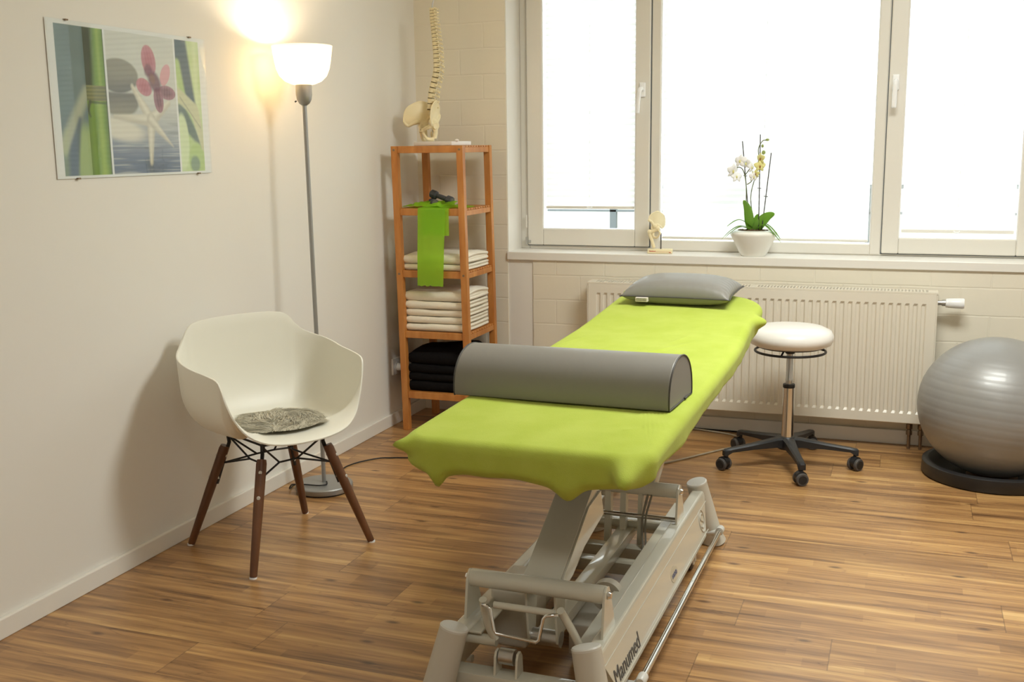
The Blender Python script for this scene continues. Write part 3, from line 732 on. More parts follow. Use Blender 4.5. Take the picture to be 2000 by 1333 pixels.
# ---------------------------------------------------------------- green band and dumbbells
def band():
    t = thing('resistance_band', 'bright green latex exercise band hanging down the front of the wooden shelf', 'exercise band', (0, 0, 0))
    b = BM(); zt = LV[3]
    # hanging strip: from the shelf, over the front rail, down
    path = [(-0.30, zt+0.030), (-0.36, zt+0.018), (-0.42, zt+0.008), (-0.455, zt+0.0045), (-0.4665, zt+0.001), (-0.470, zt-0.02), (-0.473, zt-0.10), (-0.478, zt-0.20), (-0.480, zt-0.30), (-0.481, 0.722)]
    pp = smooth_path([(0, y, z_) for y, z_ in path], 8); rows = []
    N = 14
    for i, p_ in enumerate(pp):
        fr = min(1, max(0, (zt-p_.z)/0.36)); xa = 0.211 - 0.006*fr; xb = 0.352 - 0.013*fr
        row = []
        for k in range(N+1):
            u_ = k/N; x = xa + (xb-xa)*u_
            yy = p_.y - 0.003*abs(noise.noise(Vector((u_*5, p_.z*6, 3)))) ; zz = p_.z + (0.010*noise.noise(Vector((u_*4, p_.y*20, 1))) if p_.y > -0.45 else 0)
            if i == len(pp)-1: zz += 0.006*noise.noise(Vector((u_*9, 2, 5)))
            row.append(b.verts.new((x, yy, max(zz, zt+0.003) if p_.y > -0.455 else zz)))
        rows.append(row)
    for i in range(len(rows)-1):
        for k in range(N): b.faces.new((rows[i][k], rows[i][k+1], rows[i+1][k+1], rows[i+1][k]))
    obj('hanging_strip', b, 'band', t, smooth=True)
    # a second, shorter layer showing behind it
    b = BM(); rows = []
    for (y, z_) in [(-0.40, zt+0.006), (-0.4645, zt+0.002), (-0.4668, zt-0.03), (-0.467, zt-0.07), (-0.467, zt-0.125)]:
        rows.append([b.verts.new((0.225+0.143*k/6, y, z_ + 0.004*noise.noise(Vector((k*1.0, 3, 1))))) for k in range(7)])
    for i in range(len(rows)-1):
        for k in range(6): b.faces.new((rows[i][k], rows[i][k+1], rows[i+1][k+1], rows[i+1][k]))
    obj('under_layer', b, 'band', t, smooth=True)
    # crumpled part lying on the shelf
    b = BM(); NX, NY = 46, 22; g = []
    for j in range(NY+1):
        row = []
        for i in range(NX+1):
            u_, v_ = i/NX, j/NY
            x = 0.10 + 0.325*u_; y = -0.44 + 0.24*v_ + 0.03*noise.noise(Vector((u_*4, 7, v_)))
            edge = min(u_, 1-u_, v_*1.4+0.05, 1-v_)*4; edge = max(0, min(1, edge))
            h = 0.004 + edge*(0.017 + 0.040*max(0, noise.noise(Vector((u_*5.5+2, v_*3.5, 0.5)))) + 0.018*math.exp(-((u_-0.45)/0.2)**2))
            h += 0.018*max(0, noise.noise(Vector((u_*13, v_*8, 4.5))))*edge
            if u_ > 0.62: h *= 0.55
            h = 0.0035 + (h-0.0035)*(1 - 0.97*math.exp(-((x-0.262)/0.062)**4 - ((y+0.335)/0.085)**4))
            w_ = 0.55 + 0.45*math.sin(PI*min(1, u_*1.05+0.12))
            row.append(b.verts.new((x, -0.35 + (y+0.35)*w_, zt + h)))
        g.append(row)
    for j in range(NY):
        for i in range(NX): b.faces.new((g[j][i], g[j][i+1], g[j+1][i+1], g[j+1][i]))
    obj('crumpled_end', b, 'band', t, smooth=True)
band()
def dumbbell(label, loc, rz, tilt, L=0.148, R=0.027):
    t = thing('dumbbell', label, 'dumbbell', loc, rz, 'dumbbells on the shelf'); t.rotation_euler = (0, tilt, rz)
    b = BM(); lathe(b, [(0.0, -L/2+0.03), (0.0105, -L/2+0.03), (0.0125, 0), (0.0105, L/2-0.03), (0.0, L/2-0.03)], 16, (0, 0, 0), 'x'); obj('grip', b, 'rubberdb', t, smooth='auto')
    for s in (-1, 1):
        b = BM(); a, c = s*(L/2-0.036), s*L/2
        lathe(b, [(0.0, a), (R*0.8, a), (R, a+s*0.005), (R, c-s*0.006), (R*0.84, c), (0.0, c)], 6 if False else 8, (0, 0, 0), 'x')
        hd = obj('head', b, 'rubberdb', t, bevel=0.002)
        b = BM(); lathe(b, [(R*0.72, c), (R*0.68, c+s*0.0012), (0.0, c+s*0.0012)], 24, (0, 0, 0), 'x'); e = obj('end_badge', b, 'dbend', hd, smooth='auto')
    return t
dumbbell('grey dumbbell lying across the top of another one on the green band', (0.262, -0.300, LV[3]+0.046), math.radians(-8), math.radians(17), 0.128, 0.021)
dumbbell('grey dumbbell lying underneath with its round end facing the room', (0.232, -0.335, LV[3]+0.0225), math.radians(-58), 0.0, 0.115, 0.0195)

# ================================================================ ANATOMICAL MODELS
def hip_bone(bm_, mtx, s):
    """one hip bone: iliac wing, socket, ischium and pubis around the opening. s mirrors left/right"""
    t = bmesh.new(); 
    def P(x, y, z_): return Vector((s*x, y, z_))
    # iliac wing: fan sheet  (x out, y forward(-)/back(+), z up)
    NA, NR = 26, 9; g = []; g2 = []; front, back, crest = [], [], []
    for i in range(NA+1):
        tt = i/NA; a = math.radians(-22 + 162*tt)       # sweep from front spine over the crest to the back
        Ro = 0.058*(0.80 + 0.26*math.sin(PI*min(1, tt*1.05))**0.7) * (1 - 0.16*math.exp(-((tt-0.0)/0.07)**2)) * (1 - 0.10*math.exp(-((tt-1.0)/0.10)**2))
        rowa, rowb = [], []
        for j in range(NR+1):
            f = j/NR; r = 0.010 + Ro*f
            y = -math.cos(a)*r*1.0 + 0.003
            z_ = 0.018 + math.sin(a)*r*0.98
            x = 0.037 + 0.014*f**1.5*(1-tt) + (-y)*0.72*f + 0.006*math.sin(f*PI)*(1-tt)
            th = 0.0014 + 0.0020*(f**6) + 0.0035*(1-f)**3
            rowa.append(t.verts.new(P(x+th, y, z_))); rowb.append(t.verts.new(P(x-th, y, z_)))
        g.append(rowa); g2.append(rowb); crest.append((x, y, z_))
    for i in range(NA):
        for j in range(NR):
            t.faces.new((g[i][j], g[i+1][j], g[i+1][j+1], g[i][j+1])); t.faces.new((g2[i][j], g2[i][j+1], g2[i+1][j+1], g2[i+1][j]))
        t.faces.new((g[i][NR], g[i+1][NR], g2[i+1][NR], g2[i][NR])); t.faces.new((g[i][0], g2[i][0], g2[i+1][0], g[i+1][0]))
    for i in (0, NA):
        for j in range(NR): t.faces.new((g[i][j], g[i][j+1], g2[i][j+1], g2[i][j]))
    me = bpy.data.meshes.new('tmp')
    # solid body around the hip socket + rami ring
    cq = [P(*c_) for c_ in crest]; tube(t, cq, [0.0034 + 0.0012*math.sin(i*0.9) + (0.0016 if i in (0, 1, NA-1, NA) else 0) for i in range(NA+1)], 8)
    f0, b0 = crest[0], crest[-1]
    def tb(pts, rs):
        q = smooth_path([P(*p_) for p_ in pts], 5); n = len(q)
        rr = [rs[0] + (rs[-1]-rs[0])*i/(n-1) if len(rs) == 2 else (rs[0]*(1-i/(n-1))**2 + 2*rs[1]*(i/(n-1))*(1-i/(n-1)) + rs[2]*(i/(n-1))**2) for i in range(n)]
        tube(t, q, rr, 10)
    ellipsoid(t, P(0.037, 0.0, 0.012), 0.013, 0.016, 0.018)
    tb([(0.040, -0.006, 0.022), (0.042, -0.026, 0.012+0.006), f0], (0.009, 0.005, 0.005)); tb([(0.036, 0.010, 0.020), (0.030, 0.026, 0.040), b0], (0.010, 0.007, 0.006))
    tb([(0.036, 0.012, 0.026), (0.034, 0.024, 0.010), (0.032, 0.020, 0.000)], (0.007, 0.003, 0.005))
    for k in range(18):
        q_ = 2*PI*k/18; ellipsoid(t, P(0.050, -0.002 + 0.0105*math.cos(q_), 0.008 + 0.0105*math.sin(q_)), 0.0035, 0.0032, 0.0032, 8, 6)
    tb([(0.040, 0.002, 0.006), (0.036, 0.012, -0.012), (0.031, 0.014, -0.032)], (0.012, 0.0085, 0.0095))       # ischium
    tb([(0.036, -0.004, 0.008), (0.024, -0.022, -0.002), (0.008, -0.033, -0.012)], (0.010, 0.005, 0.0065))      # upper pubic ramus
    tb([(0.008, -0.033, -0.012), (0.010, -0.026, -0.026), (0.018, -0.010, -0.038), (0.031, 0.012, -0.035)], (0.006, 0.004, 0.008))
    tb([(0.008, -0.034, -0.008), (0.0055, -0.034, -0.020)], (0.0065, 0.0065))
    bmesh.ops.transform(t, matrix=mtx, verts=t.verts[:])
    t.to_mesh(me); t.free(); bm_.from_mesh(me); bpy.data.meshes.remove(me)

def spine_model():
    zt = LV[4]
    bx, by = 0.265, -0.285
    t = thing('spine_model', 'ivory spine and pelvis anatomy model standing on the shelf tower', 'anatomy model', (bx, by, zt), math.radians(0))
    b = BM(); bevbox(b, -0.118, 0.118, -0.075, 0.075, 0.0005, 0.020, 0.004, 2, Matrix.Rotation(math.radians(-16), 4, 'Z')); obj('base_plate', b, 'whitebase', t, smooth='auto')
    b = BM(); ellipsoid(b, (0.105, -0.070, 0.024), 0.010, 0.008, 0.006, mtx=Matrix.Rotation(0.2, 4, 'Z')); obj('clamp_knob', b, 'whitebase', t, smooth=True)
    # curve in the local x-z plane (front of the body points to -x, slightly to the camera)
    top = 0.640
    def curve(z_):
        ks = [(0.160, -0.058), (0.195, -0.056), (0.224, -0.053), (0.250, -0.049), (0.276, -0.042), (0.300, -0.035), (0.328, -0.027), (0.347, -0.023), (0.373, -0.021), (0.434, -0.022), (0.493, -0.027), (0.548, -0.033), (0.590, -0.037), (0.64, -0.038)]
        if z_ <= ks[0][0]: return ks[0][1]
        for (a, xa), (c, xc) in zip(ks, ks[1:]):
            if z_ <= c:
                f = (z_-a)/(c-a); return xa + (xc-xa)*f
        return ks[-1][1]
    nv = 24; hs_ = [0.0128 + 0.0125*(1-i/(nv-1))**1.15 for i in range(nv)]
    sc_ = (top-0.172)/sum(hs_); z0 = 0.172
    for i in range(nv):
        h = hs_[i]*sc_; zc = z0 + h/2; f = i/(nv-1)
        x = curve(zc); dx = curve(zc+0.006) - curve(zc-0.006); ang = math.atan2(dx, 0.012)
        rb = 0.0205 - 0.0062*min(1, f*1.25); hb = h*0.42
        mt = Matrix.Translation((x, 0, zc)) @ Matrix.Rotation(ang, 4, 'Y')
        b = BM()
        lathe(b, [(0.0, -hb), (rb, -hb), (rb*1.02, -hb*0.7), (rb*0.86, 0), (rb*1.02, hb*0.7), (rb, hb), (0.0, hb)], 14, (0, 0, 0), mtx=mt @ Matrix.Diagonal((0.84, 1.05, 1, 1)))
        # arch with processes behind (+x)
        drop = -0.5*h if 0.25 < f < 0.75 else -0.15*h
        sp = 0.022 if f < 0.8 else 0.013
        tube(b, [mt @ Vector(p_) for p_ in ((rb*0.6, -rb*0.6, 0.0), (rb+0.004, -rb*0.45, 0.0), (rb+0.008, 0, 0), (rb+0.004, rb*0.45, 0), (rb*0.6, rb*0.6, 0))], 0.0028, 8)
        tube(b, [mt @ Vector((rb+0.006, 0, 0)), mt @ Vector((rb+sp*0.7, 0, drop*0.6)), mt @ Vector((rb+sp, 0, drop))], [0.0032, 0.0028, 0.0042], 8)
        for s in (-1, 1):
            tube(b, [mt @ Vector((rb+0.003, s*rb*0.5, 0)), mt @ Vector((rb+0.006, s*(rb+0.007), 0.001)), mt @ Vector((rb+0.008, s*(rb+0.011), 0.002))], [0.003, 0.0024, 0.0034], 8)
            ellipsoid(b, mt @ Vector((rb+0.004, s*rb*0.55, h*0.32)), 0.0035, 0.0035, 0.005, 8, 6)
        obj('vertebra', b, 'bone', t, smooth='auto', angle=50)
        b = BM(); lathe(b, [(0.0, -h*0.14), (rb*0.90, -h*0.14), (rb*0.90, h*0.14), (0.0, h*0.14)], 14, (0, 0, 0), mtx=Matrix.Translation((curve(zc-h/2), 0, zc-h/2)) @ Matrix.Rotation(ang, 4, 'Y') @ Matrix.Diagonal((0.84, 1.05, 1, 1)))
        obj('disc', b, 'disc', t, smooth='auto')
        z0 += h
    # occipital disc at the top, rod
    b = BM(); tube(b, [(-0.045, 0, 0.018), (-0.052, 0, 0.16)] + [(curve(z_/100)+0.0, 0, z_/100) for z_ in range(18, 65, 3)] + [(-0.034, 0, 0.66), (-0.026, 0, 0.68), (-0.022, 0, 0.72)], 0.0026, 8); obj('rod', b, 'steel', t, smooth='auto')
    # pelvis: front of the body to -x, seen obliquely
    rot = Matrix.Rotation(math.radians(-22), 4, 'Z')
    mt = Matrix.Translation((-0.066, -0.012, 0.084)) @ rot @ Matrix.Rotation(math.radians(-10), 4, 'X') @ Matrix.Diagonal((1.00, 1.30, 1.44, 1))
    for s in (-1, 1):
        b = BM(); hip_bone(b, mt, s); fuse('hip_bone', b, 'bone', t, 0.0020, 3)
    b = BM()
    for k in range(6):
        f = k/5; ellipsoid(b, mt @ Vector((0, 0.014+0.020*math.sin(f*PI*0.9), 0.050-0.068*f)), 0.028*(1-f*0.72), 0.015*(1-f*0.5), 0.015, mtx=rot)
    for s in (-1, 1): tube(b, [mt @ Vector((0, 0.020, 0.040)), mt @ Vector((s*0.020, 0.030, 0.038))], [0.020, 0.013], 10)
    fuse('sacrum', b, 'bone', t, 0.0018, 3)
    b = BM(); ellipsoid(b, mt @ Vector((0, -0.034, -0.013)), 0.006, 0.004, 0.008); obj('pubic_disc', b, 'disc', t, smooth=True)
spine_model()

def hip_model():
    t = thing('hip_joint_model', 'small ivory hip bone and femur model on a narrow base on the windowsill', 'anatomy model', (1.252, 0.085, ZS), math.radians(8))
    b = BM(); bevbox(b, -0.060, 0.060, -0.028, 0.028, 0.0005, 0.021, 0.003); bs = obj('base_plate', b, 'bone', t, smooth='auto')
    b = BM(); rr = random.Random(3)
    x = -0.050
    for k in range(8): box(b, x, x+0.0028, -0.0290, -0.0279, 0.010, 0.0135+0.002*(k == 0)+0.001*rr.random()); x += 0.0038
    box(b, -0.020, 0.050, -0.0290, -0.0279, 0.0085, 0.0090); box(b, 0.044, 0.054, -0.0290, -0.0279, 0.005, 0.0075)
    obj('red_print', b, 'redink', bs)
    b = BM(); tube(b, [(0.003, 0, 0.020), (0.003, 0, 0.098)], 0.0030, 10); obj('rod', b, 'stake', t, smooth='auto')
    b = BM()
    mt = Matrix.Translation((-0.026, 0.0, 0.116)) @ Matrix.Rotation(math.radians(92), 4, 'Z') @ Matrix.Rotation(math.radians(-6), 4, 'Y') @ Matrix.Translation((-0.034, 0, 0)) @ Matrix.Diagonal((0.96, 0.74, 1.0, 1))
    hip_bone(b, mt, 1); fuse('hip_bone', b, 'bone', t, 0.0016, 3)
    b = BM()
    pts = smooth_path([(-0.012, -0.006, 0.122), (-0.026, -0.006, 0.112), (-0.046, -0.004, 0.104), (-0.052, -0.004, 0.094), (-0.046, -0.004, 0.078), (-0.037, -0.004, 0.05), (-0.030, -0.004, 0.026)], 5)
    tube(b, pts, [0.010 if i < 5 else 0.0085 for i in range(len(pts))], 12)
    ellipsoid(b, (-0.014, -0.006, 0.122), 0.013, 0.013, 0.013); ellipsoid(b, (-0.053, -0.004, 0.104), 0.010, 0.010, 0.013)
    fuse('femur', b, 'bone', t, 0.0016, 3)
hip_model()

# ================================================================ ORCHID
def orchid():
    t = thing('potted_orchid', 'white and yellow orchid in a round white pot on the windowsill', 'plant', (1.703, 0.070, ZS))
    b = BM(); lathe(b, [(0.0, 0.0), (0.056, 0.0), (0.060, 0.004), (0.108, 0.098), (0.110, 0.106), (0.106, 0.112), (0.080, 0.122), (0.076, 0.120), (0.079, 0.112), (0.0, 0.112)], 48); obj('pot', b, 'pot', t, smooth='auto', angle=50)
    b = BM(); rr = random.Random(5)
    for k in range(46):
        a, r = rr.uniform(0, 2*PI), 0.070*math.sqrt(rr.random())
        ellipsoid(b, (r*math.cos(a), r*math.sin(a), 0.116+rr.uniform(0, 0.006)), rr.uniform(0.006, 0.013), rr.uniform(0.004, 0.008), rr.uniform(0.003, 0.006), 8, 5, Matrix.Rotation(rr.uniform(0, 3), 4, 'Z'))
    tag(obj('bark_chips', b, 'bark', t, smooth=True), kind='stuff')
    def leaf(pts, w_, up=0.0, m='leaf', fold=0.18):
        q = smooth_path(pts, 7); n = len(q); b = BM(); rows = []
        for i, p_ in enumerate(q):
            f = i/(n-1); d = (q[min(i+1, n-1)]-q[max(i-1, 0)]).normalized()
            side = d.cross(Vector((0, 1, 0.15)) if up else Vector((0, 0, 1))).normalized() if True else None
            nrm = side.cross(d).normalized()
            ww = w_*(math.sin(PI*min(1, f*0.97+0.03)**0.75))**0.6 if f < 1 else 0.001
            rows.append([b.verts.new(p_ + side*ww*k + nrm*abs(k)*ww*fold) for k in (-1, -0.5, 0, 0.5, 1)])
        for i in range(n-1):
            for k in range(4): b.faces.new((rows[i][k], rows[i][k+1], rows[i+1][k+1], rows[i+1][k]))
        o = obj('leaf', b, m, t, smooth=True, solid=0.0012); return o
    leaf([(-0.010, 0, 0.118), (-0.020, -0.01, 0.16), (-0.030, -0.012, 0.22), (-0.050, -0.010, 0.262)], 0.022, up=1)
    leaf([(0.010, 0.01, 0.118), (0.030, 0.0, 0.155), (0.060, -0.005, 0.185), (0.095, -0.01, 0.200)], 0.025, up=1)
    leaf([(0.0, 0.02, 0.118), (0.005, 0.02, 0.16), (0.015, 0.02, 0.195)], 0.016, up=1)
    leaf([(-0.005, 0.0, 0.130), (-0.050, -0.02, 0.165), (-0.080, -0.03, 0.166), (-0.118, -0.05, 0.140)], 0.011)
    leaf([(-0.005, -0.01, 0.125), (-0.055, -0.03, 0.142), (-0.100, -0.05, 0.120), (-0.140, -0.06, 0.080)], 0.009)
    leaf([(-0.010, -0.02, 0.122), (-0.050, -0.05, 0.138), (-0.085, -0.06, 0.122), (-0.125, -0.06, 0.088)], 0.014)
    leaf([(0.015, 0.0, 0.128), (0.055, -0.02, 0.150), (0.090, -0.03, 0.128), (0.128, -0.05, 0.085)], 0.008)
    leaf([(0.015, -0.01, 0.125), (0.050, -0.03, 0.146), (0.085, -0.05, 0.122), (0.132, -0.06, 0.070)], 0.010)
    leaf([(0.0, -0.01, 0.120), (0.012, -0.02, 0.150), (0.020, -0.02, 0.175)], 0.012, up=1)
    # stakes
    for p0, p1 in (((-0.018, 0, 0.115), (-0.062, -0.01, 0.535)), ((0.022, 0, 0.115), (0.018, 0.0, 0.565)), ((0.036, 0, 0.115), (0.070, 0.0, 0.480))):
        b = BM(); tube(b, [p0, p1], 0.0024, 8); s_ = obj('stake', b, 'stake', t, smooth='auto')
        for f in (0.30, 0.62) if p1[0] < 0 else (0.45,):
            c = Vector(p0).lerp(Vector(p1), f); b = BM(); tube(b, [c+Vector((-0.009, -0.003, 0.001)), c+Vector((0.009, -0.003, -0.001))], 0.0018, 6); obj('clip', b, 'stake', s_)
    # flower stems
    for pts in ([(-0.015, 0, 0.116), (-0.036, -0.006, 0.22), (-0.040, -0.010, 0.33), (-0.055, -0.012, 0.40), (-0.080, -0.014, 0.415), (-0.100, -0.016, 0.398)],
                [(-0.036, -0.010, 0.335), (-0.020, -0.014, 0.345), (-0.008, -0.016, 0.36)], [(-0.048, -0.01, 0.375), (-0.030, -0.014, 0.40), (-0.018, -0.016, 0.418)],
                [(0.004, 0, 0.12), (-0.018, -0.004, 0.27), (0.000, -0.006, 0.37), (0.014, -0.006, 0.45), (0.012, -0.006, 0.50), (0.030, -0.008, 0.535), (0.048, -0.010, 0.538)]):
        b = BM(); q = smooth_path(pts, 5); tube(b, q, [0.0021]*len(q), 8); obj('stem', b, 'stem', t, smooth=True)
    def flower(c, r, m, rx, rz, ctr='petalc'):
        mt = Matrix.Translation(c) @ Matrix.Rotation(rz, 4, 'Z') @ Matrix.Rotation(rx, 4, 'X')
        b = BM()
        for k in range(5):
            a = 2*PI*k/5 + PI/2; w_ = 0.46 if k in (1, 4) else 0.30; L_ = r*(1.0 if k in (1, 4) else 0.95)
            row = []
            for i in range(7):
                f = i/6; ww = r*w_*math.sin(PI*(f*0.93+0.07))**0.7
                cx, cz = math.cos(a)*L_*f, math.sin(a)*L_*f; px_, pz_ = -math.sin(a), math.cos(a)
                yb = -0.10*r*math.sin(f*PI) + 0.12*r*f*f
                row.append([b.verts.new(mt @ Vector((cx+px_*ww*q_, yb + abs(q_)*0.06*r, cz+pz_*ww*q_))) for q_ in (-1, -0.4, 0.4, 1)])
            for i in range(6):
                for q_ in range(3): b.faces.new((row[i][q_], row[i][q_+1], row[i+1][q_+1], row[i+1][q_]))
        fl = obj('flower', b, m, t, smooth=True, solid=0.0008)
        b = BM(); ellipsoid(b, mt @ Vector((0, -0.12*r, -0.10*r)), 0.13*r, 0.16*r, 0.22*r, 8, 6); obj('lip', b, ctr, fl, smooth=True)
    flower((-0.100, -0.030, 0.400), 0.036, 'petalw', 0.25, 0.9, 'petaly'); flower((-0.084, -0.020, 0.372), 0.030, 'petalw', -0.3, 0.5, 'petaly')
    flower((-0.068, -0.022, 0.445), 0.034, 'petalw', -0.2, -0.4, 'petaly'); flower((-0.040, -0.022, 0.434), 0.030, 'petalw', 0.1, -0.8, 'petaly')
    flower((-0.016, -0.022, 0.415), 0.028, 'petalw', 0.0, 1.2, 'petaly'); flower((-0.004, -0.022, 0.372), 0.026, 'petalw', 0.2, 0.6, 'petaly')
    flower((0.024, -0.016, 0.455), 0.028, 'petaly', 0.1, -0.7); flower((0.022, -0.018, 0.420), 0.029, 'petaly', 0.0, 0.4); flower((0.005, -0.022, 0.385), 0.020, 'petaly', 0.3, -0.2)
    for (c, r) in (((0.052, -0.010, 0.540), (0.009, 0.006, 0.006)), ((0.030, -0.008, 0.512), (0.006, 0.005, 0.008)), ((0.036, -0.008, 0.482), (0.009, 0.006, 0.010))):
        b = BM(); ellipsoid(b, c, *r, 10, 8); obj('bud', b, 'bud', t, smooth=True)
orchid()

# ================================================================ FLOOR LAMP
def floor_lamp():
    t = thing('floor_lamp', 'silver floor lamp with a lit white glass bowl beside the left wall', 'lamp', (0.201, -1.419, 0))
    Rb = 0.116
    b = BM(); lathe(b, [(0.0, 0.006), (Rb-0.003, 0.006), (Rb, 0.010), (Rb, 0.026), (Rb-0.004, 0.030), (0.018, 0.034), (0.0, 0.034)], 64); obj('base', b, 'silver', t, smooth='auto')
    b = BM(); lathe(b, [(0.0, 0.0), (Rb-0.008, 0.0), (Rb-0.008, 0.007), (0.0, 0.007)], 48); obj('foot_pad', b, 'rubber', t, smooth='auto')
    top = Vector((-0.030, 0.030, 1.535))
    b = BM(); tube(b, [(0, 0, 0.03), (top.x, top.y, top.z+0.01)], 0.0085, 16); obj('pole', b, 'silver', t, smooth='auto')
    b = BM(); lathe(b, [(0.009, 0.0), (0.020, 0.008), (0.028, 0.022), (0.031, 0.040), (0.031, 0.082), (0.0, 0.082)], 32, top); hd = obj('bulb_holder', b, 'silver', t, smooth='auto')
    b = BM(); tube(b, [(top.x-0.026, top.y-0.014, top.z+0.018), (top.x-0.031, top.y-0.018, top.z+0.014)], 0.003, 8); obj('switch', b, 'black', hd)
    # opal bowl
    zc = top.z+0.078
    prof = [(0.028, 0.0), (0.045, 0.003), (0.070, 0.014), (0.090, 0.034), (0.101, 0.060), (0.107, 0.090), (0.1155, 0.146)]
    prof = prof + [(r-0.003, h+0.001) for r, h in prof[::-1]]
    b = BM(); lathe(b, prof, 64, (top.x, top.y, zc), closed=True); obj('glass_shade', b, 'opal', t, smooth=True)
    b = BM(); ellipsoid(b, (top.x, top.y, zc+0.055), 0.028, 0.028, 0.034); bb = obj('bulb', b, 'bulb', t, smooth=True)
    b = BM(); q = [(0.012, 0.0, 0.036), (0.030, -0.035, 0.036), (0.010, -0.062, 0.037), (-0.050, -0.065, 0.036), (-0.088, -0.070, 0.035), (-0.114, -0.066, 0.028), (-0.132, -0.050, 0.006), (-0.145, 0.02, 0.0035), (-0.115, 0.10, 0.0035)]
    q += [(x_-0.201, y_+1.419, z_) for x_, y_, z_ in ((0.171, -1.269, 0.0035), (0.160, -1.20, 0.0035), (0.135, -1.13, 0.0035), (0.155, -1.04, 0.0035), (0.213, -0.955, 0.0035), (0.275, -0.927, 0.0035), (0.40, -0.86, 0.0035), (0.44, -0.60, 0.0035))]
    q = smooth_path(q, 8)
    for v_ in q: v_.z = max(v_.z, 0.0035)
    tube(b, q, 0.0028, 8); obj('cord', b, 'rod', t, smooth=True)
floor_lamp()
# ================================================================ CHAIR
def chair():
    t = thing('armchair', 'white plastic shell armchair with dark wooden legs by the left wall', 'chair', (0.362, -2.004, 0), math.radians(-26.9))
    half = [(0.232, 0.0, 0.415), (0.226, 0.08, 0.417), (0.210, 0.155, 0.430), (0.186, 0.210, 0.462), (0.165, 0.243, 0.512), (0.154, 0.264, 0.570), (0.148, 0.274, 0.618), (0.132, 0.281, 0.648), (0.070, 0.289, 0.660),
            (-0.010, 0.296, 0.668), (-0.070, 0.298, 0.680), (-0.120, 0.288, 0.692), (-0.158, 0.268, 0.702), (-0.186, 0.244, 0.717), (-0.203, 0.222, 0.740), (-0.212, 0.201, 0.768), (-0.221, 0.172, 0.785), (-0.232, 0.110, 0.791), (-0.238, 0.050, 0.793), (-0.240, 0.0, 0.793)]
    rim = half + [(f, -s, z_) for f, s, z_ in half[-2:0:-1]]
    n0 = len(rim); K = 3
    # resample closed loop smoothly
    P = [Vector(p_) for p_ in rim]; loop = []
    for i in range(n0):
        p0, p1, p2, p3 = P[i-1], P[i], P[(i+1) % n0], P[(i+2) % n0]
        for k in range(K):
            tt = k/K; loop.append(0.5*((2*p1) + (-p0+p2)*tt + (2*p0-5*p1+4*p2-p3)*tt*tt + (-p0+3*p1-3*p2+p3)*tt**3))
    c = Vector((0.005, 0, 0.437)); NR = 20
    b = BM(); cv = b.verts.new(c); rings = []
    for j in range(1, NR+1):
        r = j/NR; ring = []
        for p_ in loop:
            H = p_.z - c.z
            wall = min(1.0, max(0.0, H/0.20))
            # horizontal reaches out first, then the wall climbs
            hx = r*(1-wall) + wall*(math.sin(min(1.0, r*1.28)*PI/2)**0.9*0.90 + 0.10*r)
            if H > 0: hz = (1-wall)*r*r + wall*max(0.0, (r-0.33)/0.67)**1.45
            else: hz = r**3
            low = 0.010*math.sin(PI*min(1, r*1.1))*(1-wall*0.3)
            ring.append(b.verts.new((c.x + (p_.x-c.x)*hx, p_.y*hx, c.z + H*hz - low)))
        rings.append(ring)
    n = len(loop)
    for k in range(n): b.faces.new((cv, rings[0][k], rings[0][(k+1) % n]))
    for j in range(NR-1):
        for k in range(n): b.faces.new((rings[j][k], rings[j][(k+1) % n], rings[j+1][(k+1) % n], rings[j+1][k]))
    bmesh.ops.recalc_face_normals(b, faces=b.faces[:])
    sh = obj('seat_shell', b, 'shell', t, smooth=True, solid=-0.006)
    md = sh.modifiers.new('bev', 'BEVEL'); md.width = 0.0022; md.segments = 2; md.limit_method = 'ANGLE'; md.angle_limit = math.radians(50)
    feet = {(1, -1): (0.2150, -0.2350), (1, 1): (0.2150, 0.2350), (-1, -1): (-0.2150, -0.2350), (-1, 1): (-0.2150, 0.2350)}
    tops = {}
    for (a, s), (fx, fy) in feet.items():
        top = Vector((0.120*a, 0.125*s, 0.372)); foot = Vector((fx, fy, 0.0)); tops[(a, s)] = (top, foot)
        d = (top-foot)
        b = BM(); tube(b, [foot + d*0.010, foot + d*0.03, foot + d*0.55, foot + d*0.93, foot + d*0.965], [0.0115, 0.0125, 0.0165, 0.0175, 0.0150], 20); lg = obj('leg', b, 'walnut', t, smooth='auto', angle=30)
        b = BM(); lathe(b, [(0.0, 0.0), (0.0125, 0.0), (0.0125, 0.005), (0.0, 0.005)], 16, foot); obj('glide', b, 'handle', lg, smooth='auto')
        # flat bracket strip on the inner side with two bolts
        out = Vector((a*0.8, s*0.6, 0)).normalized()
        b = BM(); inn = -out*0.018; tube(b, [foot + d*0.60 + inn, foot + d*1.0 + inn*0.6, Vector((top.x*0.96, top.y*0.96, 0.405))], 0.0075, 8, flat=0.4); obj('bracket', b, 'rod', lg, smooth='auto')
        for fr in (0.66, 0.87):
            cc_ = foot + d*fr; b = BM()
            side = out
            tube(b, [cc_ + side*0.014, cc_ + side*0.0195], [0.0065, 0.0055], 14); tube(b, [cc_ - side*0.014, cc_ - side*0.0195], [0.0065, 0.0055], 14); obj('bolt', b, 'capw', lg, smooth='auto')
    # wire bracing
    b = BM()
    def leg_pt(key, zf): top, foot = tops[key]; return foot + (top-foot)*zf + Vector((-0.012*key[0], -0.012*key[1], 0))
    zlow = 0.275
    corners = {}
    for key in feet: corners[key] = leg_pt(key, 0.80)
    mids = [Vector((0.060*a, 0.060*s, 0.318)) for a, s in ((1, -1), (1, 1), (-1, 1), (-1, -1))]
    keys = [(1, -1), (1, 1), (-1, 1), (-1, -1)]
